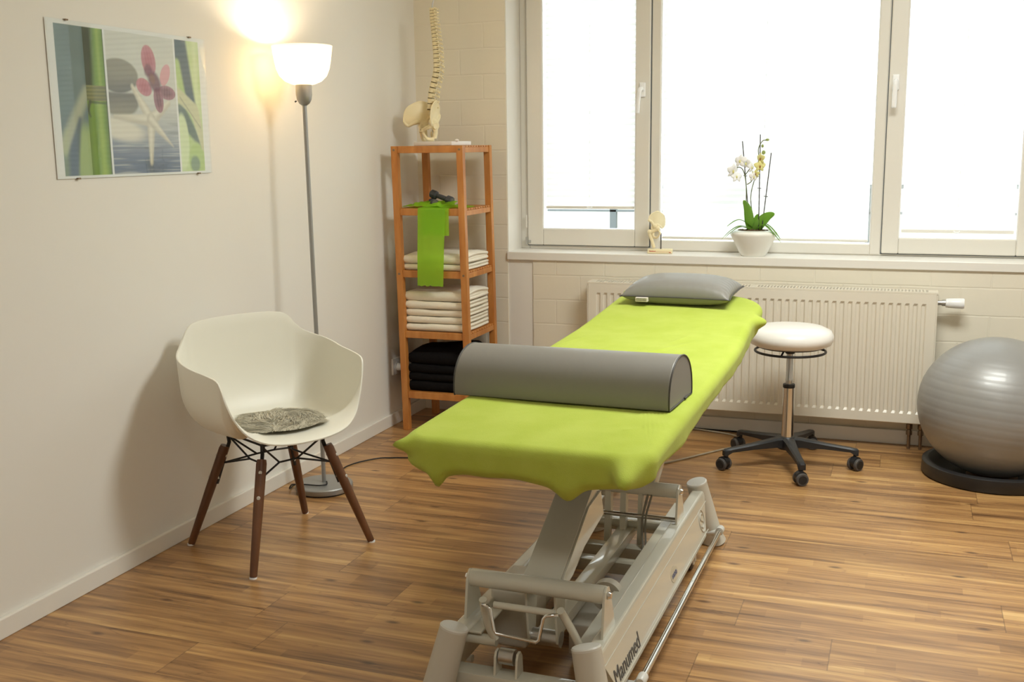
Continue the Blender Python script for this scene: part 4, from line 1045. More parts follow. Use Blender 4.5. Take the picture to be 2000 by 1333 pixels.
    for i, key in enumerate(keys):
        m_ = mids[i]; nk = keys[(i+1) % 4]
        tube(b, [corners[key], Vector((0.075*key[0], 0.035*key[1], 0.320))], 0.0035, 8)
        tube(b, [corners[key], Vector((0.035*key[0], 0.085*key[1], 0.320))], 0.0035, 8)
    for a in (1, -1):
        tube(b, [(0.075*a, -0.035, 0.320), (0.075*a, 0.035, 0.320)], 0.0035, 8)
        tube(b, [(0.035, 0.085*a, 0.320), (-0.035, 0.085*a, 0.320)], 0.0035, 8)
    for (a, s) in keys:
        tube(b, [(0.075*a, 0.035*s, 0.320), (0.118*a, 0.118*s, 0.395)], 0.0035, 8)
        tube(b, [(0.035*a, 0.085*s, 0.320), (0.118*a, 0.118*s, 0.395)], 0.0035, 8)
        tube(b, [(0.118*a, 0.118*s, 0.385), (0.118*a, 0.118*s, 0.425)], 0.006, 8)
    for a in (1, -1):
        tube(b, [(0.118*a, -0.118, 0.402), (0.118*a, 0.118, 0.402)], 0.004, 8); tube(b, [(0.118, 0.118*a, 0.402), (-0.118, 0.118*a, 0.402)], 0.004, 8)
    obj('wire_frame', b, 'rod', t, smooth='auto')
    return t
chair_t = chair()

def fur_pad():
    cx, cy = 0.362, -2.004; a0 = math.radians(-26.9)
    rr = random.Random(12); b = BM(); R = 0.158
    def H(x, y): r = math.hypot(x, y)/R; return 0.4325 + 0.012*max(0, r-0.6)
    off = Vector((-0.005, 0.015))
    # felt backing
    n = 40; cv = b.verts.new((off.x, off.y, H(0, 0)+0.007)); prev = None
    for j in range(1, 6):
        ring = [b.verts.new((off.x+R*j/5*math.cos(2*PI*k/n)*0.97, off.y+R*j/5*math.sin(2*PI*k/n)*0.97, H(R*j/5, 0) + 0.009 - 0.004*(j == 5))) for k in range(n)]
        for k in range(n):
            if prev is None: b.faces.new((cv, ring[k], ring[(k+1) % n]))
            else: b.faces.new((prev[k], prev[(k+1) % n], ring[(k+1) % n], ring[k]))
        prev = ring
    for f in b.faces: f.material_index = 0
    for i in range(17000):
        r = R*math.sqrt(rr.random()); a = rr.uniform(0, 2*PI)
        x, y = r*math.cos(a), r*math.sin(a)
        fl = Vector((noise.noise(Vector((x*9, y*9, 0.3))), noise.noise(Vector((x*9, y*9, 7.7)))))*2.6
        dirv = Vector((math.cos(a), math.sin(a)))*(0.15 + 0.9*(r/R)**3) + fl + Vector((0.25, 0.35)) + Vector((rr.uniform(-.22, .22), rr.uniform(-.22, .22)))
        if dirv.length < 0.01: continue
        dirv.normalize(); L_ = rr.uniform(0.026, 0.050)*(1-0.35*(r/R)**4); z0 = H(x, y)+0.007
        base = Vector((off.x+x, off.y+y, z0)); d3 = Vector((dirv.x, dirv.y, 0)); cl_ = 0.5+0.9*noise.noise(Vector((x*34, y*34, 2.2)))
        lift = max(0.12, 0.42*cl_ + rr.uniform(0.0, 0.22))*(1-0.55*(r/R)**3)
        sd = Vector((-dirv.y, dirv.x, 0)); cv2 = sd*rr.uniform(-0.004, 0.004); w0 = rr.uniform(0.0005, 0.0010)
        p1 = base + d3*L_*0.33 + Vector((0, 0, L_*lift*0.60)) + cv2*0.5; p2 = base + d3*L_*0.70 + Vector((0, 0, L_*lift*0.72)) + cv2; p3 = base + d3*L_ + Vector((0, 0, L_*lift*0.45)) + cv2*1.8
        v = [b.verts.new(base-sd*w0), b.verts.new(base+sd*w0), b.verts.new(p1+sd*w0), b.verts.new(p1-sd*w0), b.verts.new(p2+sd*w0*0.7), b.verts.new(p2-sd*w0*0.7), b.verts.new(p3)]
        mi = rr.choice((0, 1, 1, 2, 2, 2, 3)) if cl_ > 0.35 else rr.choice((0, 0, 1, 1, 2))
        b.faces.new((v[0], v[1], v[2], v[3])).material_index = mi; b.faces.new((v[3], v[2], v[4], v[5])).material_index = mi; b.faces.new((v[5], v[4], v[6])).material_index = mi
    me = bpy.data.meshes.new('fur_seat_pad'); b.to_mesh(me); b.free()
    for c_ in ((144, 136, 116), (196, 190, 170), (216, 210, 192), (234, 230, 214)): me.materials.append(mat('fur_%d' % c_[0], srgb(*c_), 0.8, spec=0.2))
    o = bpy.data.objects.new('fur_seat_pad', me); link(o); o.location = (cx, cy, 0); o.rotation_euler = (0, 0, a0)
    tag(o, 'round shaggy grey-beige fur pad lying on the white chair seat', 'seat pad')
fur_pad()

# ================================================================ TREATMENT TABLE
TCX, TCY, TYAW = 1.5735, -2.22, math.radians(-0.55)
def lz(v):   # height of the bed surface along its length
    ks = [(-0.70, 0.693), (-0.30, 0.702), (0.30, 0.713), (0.75, 0.724), (0.90, 0.732), (1.48, 0.772)]
    if v <= ks[0][0]: return ks[0][1]
    for (a, za), (c, zc) in zip(ks, ks[1:]):
        if v <= c:
            f = (v-a)/(c-a); return za + (zc-za)*f
    return ks[-1][1]

def outline(t_, grow=0.0):
    """plan outline of the bed (u,v) for t_ in 0..1, counter-clockwise from the near right corner"""
    return None

def rounded_outline(x0, x1, y0, y1, r_near, r_far_r, r_far_l, step=0.0085):
    pts = []
    def arc(cx, cy, r, a0, a1):
        n = max(2, int(abs(a1-a0)*r/step)+1)
        for i in range(n): a = a0+(a1-a0)*i/n; pts.append((cx+r*math.cos(a), cy+r*math.sin(a)))
    def seg(ax, ay, bx_, by_):
        n = max(1, int(math.hypot(bx_-ax, by_-ay)/step))
        for i in range(n): pts.append((ax+(bx_-ax)*i/n, ay+(by_-ay)*i/n))
    rn, fr, fl = r_near, r_far_r, r_far_l
    arc(x1-rn, y0+rn, rn, -PI/2, 0); seg(x1, y0+rn, x1, y1-fr); arc(x1-fr, y1-fr, fr, 0, PI/2); seg(x1-fr, y1, x0+fl, y1)
    arc(x0+fl, y1-fl, fl, PI/2, PI); seg(x0, y1-fl, x0, y0+rn); arc(x0+rn, y0+rn, rn, PI, 1.5*PI); seg(x0+rn, y0, x1-rn, y0)
    tp = lambda y: (lambda f: f*f*(3-2*f))(min(1, max(0, (y-0.45)/0.6)))
    return [(x - 0.022*tp(y)*max(0, x/x1), y) for x, y in pts]

def treatment_table():
    t = thing('treatment_table', 'cream metal height-adjustable treatment table under the lime green sheet', 'treatment table', (TCX, TCY, 0), TYAW)
    # feet
    for a, s in ((1, -1), (1, 1), (-1, -1), (-1, 1)):     # a: right/left, s: near/far
        top = Vector((0.167*a, -0.659 if s < 0 else 0.661, 0.222)); bot = Vector((0.167*a+0.052*a, top.y + 0.040*s, 0.0))
        ax = (top-bot).normalized()
        b = BM(); tube(b, [bot + Vector((0, 0, 0.002)), bot + ax*0.03, top], [0.047 if True else 0, 0.040, 0.035], 32)
        for v in b.verts: v.co.z = max(v.co.z, 0.0025) if v.co.z < 0.03 else v.co.z
        f_ = obj('foot', b, 'creamdk', t, smooth='auto')
        b = BM(); q = top.to_track_quat('Z', 'Y').to_matrix().to_4x4(); rotm = ax.to_track_quat('Z', 'Y').to_matrix().to_4x4()
        lathe(b, [(0.0353, -0.002), (0.0358, 0.003), (0.033, 0.0065), (0.0, 0.009)], 32, (0, 0, 0), mtx=Matrix.Translation(top) @ rotm); obj('cap', b, 'capw', f_, smooth='auto')
    # leaning side rails: section in (x,z), extruded along y
    for a in (1, -1):
        b = BM()
        prof = [(0.150*a, 0.192), (0.158*a, 0.204), (0.192*a, 0.204), (0.196*a, 0.196), (0.224*a, 0.078), (0.222*a, 0.068), (0.196*a, 0.068), (0.160*a, 0.180)]
        prism(b, prof, 'y', -0.635, 0.640)
        # cut ends: lean the end faces like the photo
        for v in b.verts:
            k = (0.204 - v.co.z)/0.136
            if v.co.y > 0: v.co.y = 0.655 - 0.13*max(0, k-0.65)/0.35
            else: v.co.y = -0.650 + 0.10*max(0, k-0.65)/0.35
        rl = obj('side_rail', b, 'cream', t, bevel=0.004, seg=2)
        # raised outline ridge on the outer face
        def face(y, z_, d=0.0): x_ = 0.196 + (0.196-z_)*(0.028/0.118); return Vector(((x_+d)*a, y, z_))
        b = BM()
        tube(b, [face(-0.640, 0.168), face(0.640, 0.168)], 0.0016, 6); tube(b, [face(-0.600, 0.086), face(0.590, 0.086)], 0.0020, 6)
        obj('trim_line', b, 'cream', rl)
        b = BM(); box(b, min(0.120*a, 0.160*a), max(0.120*a, 0.160*a), -0.60, 0.52, 0.186, 0.192); obj('inner_ledge', b, 'cream', rl, bevel=0.002)
        if a == 1:
            e1 = Vector((0, 1, 0)); e2 = (face(0, 0.18) - face(0, 0.08)).normalized(); nn = e1.cross(e2)
            mt = Matrix((( e1.x, e2.x, nn.x, 0), (e1.y, e2.y, nn.y, 0), (e1.z, e2.z, nn.z, 0), (0, 0, 0, 1)))
            cu = bpy.data.curves.new('txt', 'FONT'); cu.body = 'Manumed'; cu.size = 0.060; cu.extrude = 0.0004; cu.space_character = 1.0
            to = bpy.data.objects.new('txt', cu); sc.collection.objects.link(to); bpy.context.view_layer.update()
            me = bpy.data.meshes.new_from_object(to.evaluated_get(bpy.context.evaluated_depsgraph_get()))
            bpy.data.objects.remove(to); me.transform(Matrix.Translation(face(-0.585, 0.096, 0.0012)) @ mt)
            me.materials.clear(); me.materials.append(M['inkgrey'])
            lo = bpy.data.objects.new('lettering', me); link(lo, rl)
            # oval sticker with small blue writing
            b = BM(); n = 28; c0 = face(0.085, 0.122, 0.0010)
            vs = [b.verts.new(c0 + e1*0.040*math.cos(2*PI*k/n) + e2*0.022*math.sin(2*PI*k/n)) for k in range(n)]; b.faces.new(vs)
            st = obj('sticker', b, 'inkpale', rl, solid=0.0006)
            b = BM(); rr = random.Random(4)
            for k in range(7):
                x_ = -0.028 + 0.0085*k; mm = Matrix.Translation(c0 + Vector((0.0012, 0, 0))) @ mt
                box(b, x_, x_+0.0022, -0.006, 0.006, 0, 0.0004, mtx=mm); box(b, x_, x_+0.0055, 0.004 if k % 2 else -0.001, 0.0062 if k % 2 else 0.0015, 0, 0.0004, mtx=mm)
                if k % 3 != 1: box(b, x_, x_+0.0055, -0.006, -0.004, 0, 0.0004, mtx=mm)
            obj('blue_print', b, 'inkblue', st)
            # round emblem: ring with an S-like stroke
            b = BM(); c0 = face(0.530, 0.135, 0.0008)
            ring = [c0 + e1*0.036*math.cos(2*PI*k/36) + e2*0.036*math.sin(2*PI*k/36) for k in range(36)]
            tube(b, ring, 0.0022, 6, closed=True)
            S_ = [(0.020, 0.014), (0.008, 0.022), (-0.010, 0.018), (-0.014, 0.008), (0.0, 0.0), (0.014, -0.008), (0.010, -0.019), (-0.008, -0.022), (-0.020, -0.013)]
            q = smooth_path([c0 + e1*x_ + e2*y_ for x_, y_ in S_], 4); tube(b, q, 0.0030, 6)
            obj('emblem', b, 'creamdk', rl, smooth=True)
    # foot control bars
    for a in (1, -1):
        b = BM(); tube(b, [(0.252*a, -0.47, 0.064), (0.252*a, 0.66, 0.064)], 0.0085, 20); br = obj('foot_control_bar', b, 'chrome', t, smooth='auto')
        for y in (-0.47, 0.66):
            b = BM(); s = -1 if y < 0 else 1
            tube(b, [(0.252*a, y - 0.022*s, 0.064), (0.252*a, y+0.008*s, 0.064), (0.252*a, y+0.013*s, 0.064)], [0.0135, 0.0135, 0.010], 20)
            tube(b, [(0.252*a, y, 0.064), (0.235*a, y, 0.050), (0.20*a, y, 0.048)], 0.010, 12)
            obj('bar_end', b, 'capw', br, smooth='auto')
    # end cross beams of the base
    for y0 in (-0.640, 0.560):
        b = BM(); bevbox(b, -0.185, 0.185, y0, y0+0.055, 0.058, 0.100, 0.005); obj('base_cross_beam', b, 'cream', t, smooth='auto')
    for y0 in (0.10, 0.225):
        b = BM(); bevbox(b, -0.175, 0.175, y0, y0+0.045, 0.090, 0.128, 0.003); obj('inner_cross_beam', b, 'cream', t, smooth='auto')
    # upright brackets with hand tubes
    for yc in (-0.524, 0.315):
        for a in (1, -1):
            b = BM(); prism(b, [(yc-0.045, 0.185), (yc+0.075, 0.185), (yc+0.026, 0.300), (yc+0.014, 0.318), (yc-0.004, 0.324), (yc-0.020, 0.314), (yc-0.026, 0.300)], 'x', (0.174)*a, (0.181)*a)
            up = obj('upright_bracket', b, 'cream', t, bevel=0.0015)
            b = BM(); lathe(b, [(0.009, 0.0), (0.0105, 0.003*a), (0.008, 0.009*a), (0.0, 0.0105*a)], 16, (0.181*a, yc, 0.300), 'x'); obj('bolt', b, 'chrome', up, smooth='auto')
        b = BM(); tube(b, [(-0.174, yc, 0.300), (0.174, yc, 0.300)], 0.0225, 32); obj('cross_tube', b, 'cream', t, smooth='auto')
    b = BM(); tube(b, [(-0.10, 0.290, 0.215), (0.174, 0.290, 0.215)], 0.0075, 14); obj('chrome_rod', b, 'chrome', t, smooth='auto')
    b = BM(); tube(b, [(-0.174, 0.330, 0.170), (0.174, 0.330, 0.170)], 0.013, 20); obj('lower_tube', b, 'cream', t, smooth='auto')
    # lift arms, box section, hinged on the cross tubes and reaching up to the bed frame
    def arm(uc, wd, v0, z0, v1, z1, th=0.050, mi='cream'):
        d = Vector((0, v1-v0, z1-z0)); L_ = d.length; ang = math.atan2(d.z, d.y)
        b = BM(); mt = Matrix.Translation((uc, v0, z0)) @ Matrix.Rotation(ang, 4, 'X')
        bevbox(b, -wd/2, wd/2, -0.01, L_, -th/2, th/2, 0.006, 2, mt); return obj('lift_arm', b, mi, t, smooth='auto')
    a1 = arm(0.006, 0.098, -0.492, 0.292, 0.130, 0.618, 0.056)
    a2 = arm(0.050, 0.100, 0.325, 0.302, 0.930, 0.628, 0.050)
    b = BM(); prism(b, [(-0.500, 0.285), (-0.42, 0.296), (-0.32, 0.335), (-0.135, 0.365), (-0.165, 0.440), (-0.28, 0.430), (-0.500, 0.315)], 'x', 0.055, 0.061); obj('gusset_plate', b, 'cream', a1, bevel=0.001)
    # levers between far tube and base
    for (u0, w_) in ((-0.058, 0.020), (-0.008, 0.020), (0.050, 0.014)):
        b = BM(); prism(b, [(0.300, 0.300), (0.330, 0.300), (0.322, 0.200), (0.305, 0.120), (0.285, 0.120), (0.292, 0.200)], 'x', u0, u0+w_); obj('lever', b, 'cream', t, bevel=0.002)
    # long central beam
    b = BM(); bevbox(b, -0.018, 0.032, -0.470, 0.388, 0.130, 0.164, 0.003); obj('centre_beam', b, 'cream', t, smooth='auto')
    b = BM(); tube(b, [(-0.030, -0.475, 0.143), (0.046, -0.475, 0.143)], 0.021, 20); pv = obj('pivot_tube', b, 'steel', t, smooth='auto')
    for u0 in (-0.036, 0.040):
        b = BM(); prism(b, [(-0.500, 0.140), (-0.475, 0.118), (-0.452, 0.140), (-0.435, 0.285), (-0.50, 0.30), (-0.52, 0.290)], 'x', u0, u0+0.006); obj('pivot_plate', b, 'cream', t, bevel=0.001)
    # actuator housing and control box
    b = BM(); bevbox(b, -0.168, -0.068, -0.42, -0.25, 0.070, 0.232, 0.012, 3); bevbox(b, -0.150, -0.080, -0.25, 0.12, 0.10, 0.165, 0.02, 3); obj('actuator_housing', b, 'creamdk', t, smooth='auto')
    b = BM(); bevbox(b, 0.012, 0.150, -0.31, -0.055, 0.020, 0.110, 0.006, 3); cb = obj('control_box', b, 'creamdk', t, smooth='auto')
    b = BM(); lathe(b, [(0.0, 0.0), (0.042, 0.0), (0.042, 0.030), (0.0, 0.030)], 32, (0.10, -0.25, 0.172), 'y'); box(b, 0.085, 0.115, -0.25, -0.22, 0.105, 0.16); obj('motor_end', b, 'creamdk', cb, smooth='auto')
    # small roller between two lugs on the near beam
    for u0 in (-0.078, -0.022):
        b = BM(); prism(b, [(-0.632, 0.098), (-0.585, 0.098), (-0.590, 0.145), (-0.602, 0.160), (-0.618, 0.158), (-0.626, 0.145)], 'x', u0, u0+0.006); obj('lug', b, 'cream', t, bevel=0.001)
    b = BM(); tube(b, [(-0.068, -0.605, 0.142), (-0.030, -0.605, 0.142)], 0.020, 24); obj('roller', b, 'steel', t, smooth='auto')
    # wire stirrup and its carrier
    b = BM(); q = [(-0.106, -0.625, 0.277), (-0.090, -0.628, 0.277), (-0.084, -0.630, 0.272), (-0.072, -0.636, 0.222), (-0.066, -0.638, 0.214), (0.036, -0.638, 0.208), (0.043, -0.636, 0.214), (0.052, -0.630, 0.266), (0.059, -0.628, 0.274), (0.088, -0.625, 0.279)]
    tube(b, q, 0.0042, 12); obj('wire_stirrup', b, 'chrome', t, smooth=True)
    b = BM(); tube(b, [(-0.085, -0.600, 0.270), (0.070, -0.600, 0.270)], 0.0085, 14)
    tube(b, smooth_path([(-0.108, -0.615, 0.286), (-0.110, -0.60, 0.250), (-0.104, -0.590, 0.205), (-0.088, -0.585, 0.172)], 5), 0.010, 12)
    tube(b, smooth_path([(0.090, -0.615, 0.286), (0.096, -0.60, 0.262), (0.118, -0.590, 0.215), (0.140, -0.585, 0.165)], 5), 0.010, 12)
    tube(b, [(-0.165, -0.585, 0.168), (-0.085, -0.585, 0.168)], 0.014, 14); obj('pedal_linkage', b, 'cream', t, smooth='auto')
    # casters under the base
    for (u_, v_) in ((-0.160, -0.560), (0.160, -0.560), (0.190, 0.430), (-0.190, 0.430)):
        b = BM(); lathe(b, [(0.0, -0.014), (0.030, -0.014), (0.036, -0.009), (0.036, 0.009), (0.030, 0.014), (0.0, 0.014)], 28, (u_, v_, 0.0375), 'x'); cs = obj('caster', b, 'black', t, smooth='auto')
        b = BM()
        for s in (-1, 1): lathe(b, [(0.0, 0.0145*s), (0.020, 0.0145*s), (0.018, 0.018*s), (0.0, 0.018*s)], 20, (u_, v_, 0.0375), 'x')
        prism(b, [(v_-0.016, 0.070), (v_+0.016, 0.070), (v_+0.006, 0.032), (v_-0.006, 0.032)], 'x', u_+0.018, u_+0.022); prism(b, [(v_-0.016, 0.070), (v_+0.016, 0.070), (v_+0.006, 0.032), (v_-0.006, 0.032)], 'x', u_-0.022, u_-0.018)
        obj('hub', b, 'capw', cs, smooth='auto')
    # cables on the frame
    b = BM(); q = smooth_path([(0.080, 0.34, 0.33), (0.082, 0.300, 0.285), (0.070, 0.285, 0.22), (0.072, 0.27, 0.16), (0.095, 0.20, 0.115), (0.135, 0.12, 0.080)], 8); tube(b, q, 0.0040, 8)
    q = smooth_path([(0.092, 0.34, 0.33), (0.094, 0.300, 0.285), (0.080, 0.285, 0.22), (0.082, 0.27, 0.16), (0.105, 0.20, 0.115), (0.145, 0.12, 0.080)], 8); tube(b, q, 0.0034, 8)
    q = smooth_path([(0.15, -0.02, 0.06), (0.08, -0.04, 0.05), (0.02, -0.08, 0.03), (-0.02, -0.10, 0.01)], 8); tube(b, q, 0.0045, 8)
    q = smooth_path([(0.15, 0.08, 0.07), (0.08, 0.06, 0.06), (0.00, 0.08, 0.05), (-0.08, 0.02, 0.03), (-0.12, -0.05, 0.02)], 8); tube(b, q, 0.0040, 8)
    obj('cable', b, 'cablegrey', t, smooth=True)
    # bed frame and cushion
    b = BM()
    for a in (-1, 1): box(b, 0.20*a-0.02, 0.20*a+0.02, -0.50, 0.86, 0.628, 0.652)
    for y in (-0.48, 0.08, 0.80): box(b, -0.18, 0.18, y, y+0.05, 0.618, 0.648)
    for v in b.verts: v.co.z += lz(v.co.y)-0.71
    obj('bed_frame', b, 'cream', t, bevel=0.003)
    b = BM(); ol = rounded_outline(-0.278, 0.300, -0.655, 1.435, 0.04, 0.20, 0.05, 0.03)
    A = [b.verts.new((x, y, lz(y)-0.058)) for x, y in ol]; B = [b.verts.new((x, y, lz(y)-0.010)) for x, y in ol]; n = len(ol)
    cA = b.verts.new((0, 0.3, lz(0.3)-0.058))
    b.faces.new(A[::-1]); b.faces.new(B)
    b.verts.remove(cA)
    for i in range(n): b.faces.new((A[i], A[(i+1) % n], B[(i+1) % n], B[i]))
    obj('cushion', b, 'cushion', t)
    return t
treatment_table()

def sheet():
    o_ = []
    ol = rounded_outline(-0.272, 0.292, -0.650, 1.432, 0.045, 0.21, 0.06, 0.0085)
    n = len(ol); c = (0.01, 0.38)
    nor = []
    for i in range(n):
        ax, ay = ol[i-1]; bx_, by_ = ol[(i+1) % n]; d = Vector((bx_-ax, by_-ay)).normalized(); nor.append(Vector((d.y, -d.x)))
    def hem(u, v):
        D = 0.060 + 0.006*noise.noise(Vector((u*6, v*6, 2)))
        if v < -0.60:      # near end: scalloped hem
            D = 0.067 + 0.008*noise.noise(Vector((u*9, 0, 5)))
            for (c0, a, s) in ((-0.205, 0.030, 0.017), (-0.185, 0.012, 0.05), (0.120, 0.030, 0.030), (0.110, 0.010, 0.07)): D += a*math.exp(-((u-c0)/s)**2)
            D += 0.010*max(0, -(u+0.2))*8*0
        elif u > 0.25:
            D = 0.062 + 0.012*math.exp(-((v+0.30)/0.10)**2) - 0.018*math.exp(-((v+0.54)/0.07)**2) + 0.008*noise.noise(Vector((0, v*4, 8))) + 0.014*min(1, max(0, (v-0.3)/0.6))
        return D
    # wrinkles on top
    def wr(u, v):
        h = 0.0022*noise.noise(Vector((u*3.2+2, v*3.2, 1.3)))
        for (u0, v0, ang, L_, a, s) in ((0.06, 0.42, 62, 0.16, 0.0050, 0.011), (-0.02, 0.30, 66, 0.10, 0.004, 0.010), (-0.16, 0.36, 60, 0.10, 0.003, 0.010), (0.16, 0.30, 58, 0.12, 0.003, 0.014), (-0.24, 0.52, 70, 0.08, 0.003, 0.010), (0.22, -0.50, 25, 0.10, 0.005, 0.018), (0.24, -0.34, 40, 0.14, 0.005, 0.016), (0.20, -0.58, 30, 0.09, 0.006, 0.014), (0.26, -0.44, 55, 0.12, 0.006, 0.012), (0.27, -0.20, 70, 0.14, 0.004, 0.012), (0.10, 0.62, 75, 0.2, 0.002, 0.02)):
            ca, sa = math.cos(math.radians(ang)), math.sin(math.radians(ang)); x, y = u-u0, v-v0
            al, ac = x*ca+y*sa, -x*sa+y*ca
            h += a*math.exp(-(al/L_)**2 - (ac/s)**2)
        return h
    ears = [ # anchor u,v,z , displacement, sigma
        (Vector((0.268, -0.672, 0.657)), Vector((0.004, -0.070, -0.010)), 0.026),
        (Vector((-0.285, -0.655, 0.672)), Vector((-0.034, -0.034, 0.004)), 0.015),
        (Vector((0.298, 1.08, 0.734)), Vector((0.042, -0.004, -0.004)), 0.030),
        (Vector((-0.285, 1.44, 0.755)), Vector((-0.030, 0.02, 0.028)), 0.028)]
    b = BM(); NR = 34; rings = []
    cu, cv_ = c
    center = b.verts.new((cu, cv_, lz(cv_) + wr(cu, cv_)))
    for j in range(1, NR+1):
        f = j/NR; ring = []
        for (x, y) in ol:
            u, v = cu+(x-cu)*f, cv_+(y-cv_)*f
            ring.append(b.verts.new((u, v, lz(v)+wr(u, v)*min(1, (1-f)*8+0.4))))
        rings.append(ring)
    Rr = 0.024
    for k in range(1, 7):
        a = PI/2*k/6; ring = []
        for i, (x, y) in enumerate(ol): ring.append(b.verts.new((x + nor[i].x*Rr*math.sin(a), y + nor[i].y*Rr*math.sin(a), lz(y) - Rr*(1-math.cos(a)))))
        rings.append(ring)
    NS = 9
    for k in range(1, NS+1):
        ring = []
        for i, (x, y) in enumerate(ol):
            D = hem(x, y); f = k/NS; ripple = 0.0045*noise.noise(Vector((x*12, y*12, 4)))*f
            tuck = -0.020*max(0, f-0.72)/0.28
            off = Rr + ripple + tuck - 0.006*f
            ring.append(b.verts.new((x + nor[i].x*off, y + nor[i].y*off, lz(y) - Rr - (D-Rr*0.4)*f)))
        rings.append(ring)
    for v in b.verts:
        for (A_, d_, s_) in ears:
            r = (v.co-A_).length
            if r < s_*3.2: v.co += d_*math.exp(-(r/s_)**2)
    for i in range(n): b.faces.new((center, rings[0][i], rings[0][(i+1) % n]))
    for j in range(len(rings)-1):
        for i in range(n): b.faces.new((rings[j][i], rings[j+1][i], rings[j+1][(i+1) % n], rings[j][(i+1) % n]))
    o = obj('fitted_sheet', b, 'green', None, smooth=True, solid=0.003)
    o.location = (TCX, TCY, 0); o.rotation_euler = (0, 0, TYAW)
    tag(o, 'lime green fitted terry sheet stretched over the treatment table', 'sheet')
sheet()

def tw(u, v, z_):
    c_, s_ = math.cos(TYAW), math.sin(TYAW); return (TCX + u*c_ - v*s_, TCY + u*s_ + v*c_, z_)

def bolster():
    L_, R_ = 0.600, 0.112
    t = thing('bolster', 'grey half-round vinyl knee bolster lying across the green sheet', 'bolster', tw(-0.017, -0.178, 0.7085), TYAW + math.radians(-3.2))
    t.rotation_euler = (0, math.radians(-0.5), TYAW + math.radians(-3.2))
    prof = []
    n = 26
    for i in range(n+1):
        a = PI*i/n; x = R_*1.02*math.cos(a); z_ = 0.012 + 0.112*math.sin(a)**0.82 if 0 < i < n else 0.012
        prof.append((x, z_))
    prof = [(R_*1.0, 0.0)] + prof + [(-R_*1.0, 0.0)]
    b = BM(); prism(b, prof, 'x', -L_/2, L_/2); cov = obj('cover', b, 'vinyl', t, smooth='auto', bevel=0.004, seg=3, angle=30)
    for s in (-1, 1):
        b = BM(); pts = [Vector((s*(L_/2+0.0005), y*0.985, z_*0.985+0.001)) for y, z_ in prof]; tube(b, pts, 0.0022, 8, closed=True); obj('piping', b, 'piping', t, smooth=True)
    b = BM(); tube(b, [(L_/2+0.002, 0.03, 0.004), (L_/2+0.002, 0.08, 0.004)], 0.002, 6); bevbox(b, L_/2, L_/2+0.006, 0.03, 0.042, 0.001, 0.006, 0.001); obj('zip', b, 'piping', t)
bolster()

def pillow():
    W, D, H = 0.430, 0.285, 0.105
    t = thing('pillow', 'grey vinyl pillow at the head end of the treatment table', 'pillow', tw(-0.022, 1.295, 0.7600), TYAW + math.radians(-1.0))
    t.rotation_euler = (math.radians(3.8), 0, TYAW + math.radians(-2.0))
    NX, NY = 36, 26; b = BM(); T = {}; B_ = {}
    def shp(i, j):
        x, y = -1+2*i/NX, -1+2*j/NY
        e = (1-abs(x)**3.2)*(1-abs(y)**3.2); h = max(0, e)**0.5
        px_, py_ = 1 - 0.05*(1-abs(y)**2.2)*abs(x)**3, 1 - 0.07*(1-abs(x)**2.2)*abs(y)**3
        ck = noise.noise(Vector((x*9, y*9, 1)))*0.0035*(1-h)*(1 if abs(x) < 0.97 and abs(y) < 0.97 else 0)
        pk = 0.0014*math.sin(x*38)*math.exp(-((abs(y)-0.86)/0.10)**2) + 0.0026*math.sin(y*30)*math.exp(-((abs(x)-0.90)/0.08)**2)
        return x*W/2*px_, y*D/2*py_, h, ck+pk
    zc = 0.040
    for i in range(NX+1):
        for j in range(NY+1):
            x, y, h, ck = shp(i, j)
            T[i, j] = b.verts.new((x, y, zc + h*0.063 + ck))
            if i in (0, NX) or j in (0, NY): B_[i, j] = T[i, j]
            else: B_[i, j] = b.verts.new((x, y, zc - min(h, 0.92)*0.0425 + ck*0.6))
    for i in range(NX):
        for j in range(NY):
            b.faces.new((T[i, j], T[i+1, j], T[i+1, j+1], T[i, j+1])); f = (B_[i, j], B_[i, j+1], B_[i+1, j+1], B_[i+1, j])
            b.faces.new(f)
    obj('cover', b, 'vinyl', t, smooth=True, subsurf=1)
    b = BM(); edge = [shp(i, 0) for i in range(NX+1)] + [shp(NX, j) for j in range(1, NY+1)] + [shp(i, NY) for i in range(NX-1, -1, -1)] + [shp(0, j) for j in range(NY-1, 0, -1)]
    tube(b, [Vector((x, y, zc)) for x, y, h, c_ in edge], 0.0020, 6, closed=True); obj('piping', b, 'piping', t, smooth=True)
    b = BM(); bevbox(b, -0.150, -0.102, -D/2-0.008, -D/2+0.012, zc-0.018, zc-0.002, 0.0008, 1); g = obj('care_label', b, 'label', t)
    b = BM(); rr = random.Random(8)
    for r_ in range(3):
        x = -0.147
        while x < -0.106: w_ = rr.uniform(0.002, 0.006); box(b, x, x+w_, -D/2-0.0088, -D/2-0.0078, zc-0.0055-0.004*r_, zc-0.004-0.004*r_); x += w_+0.0015
    obj('label_print', b, 'inkgrey', g)
pillow()

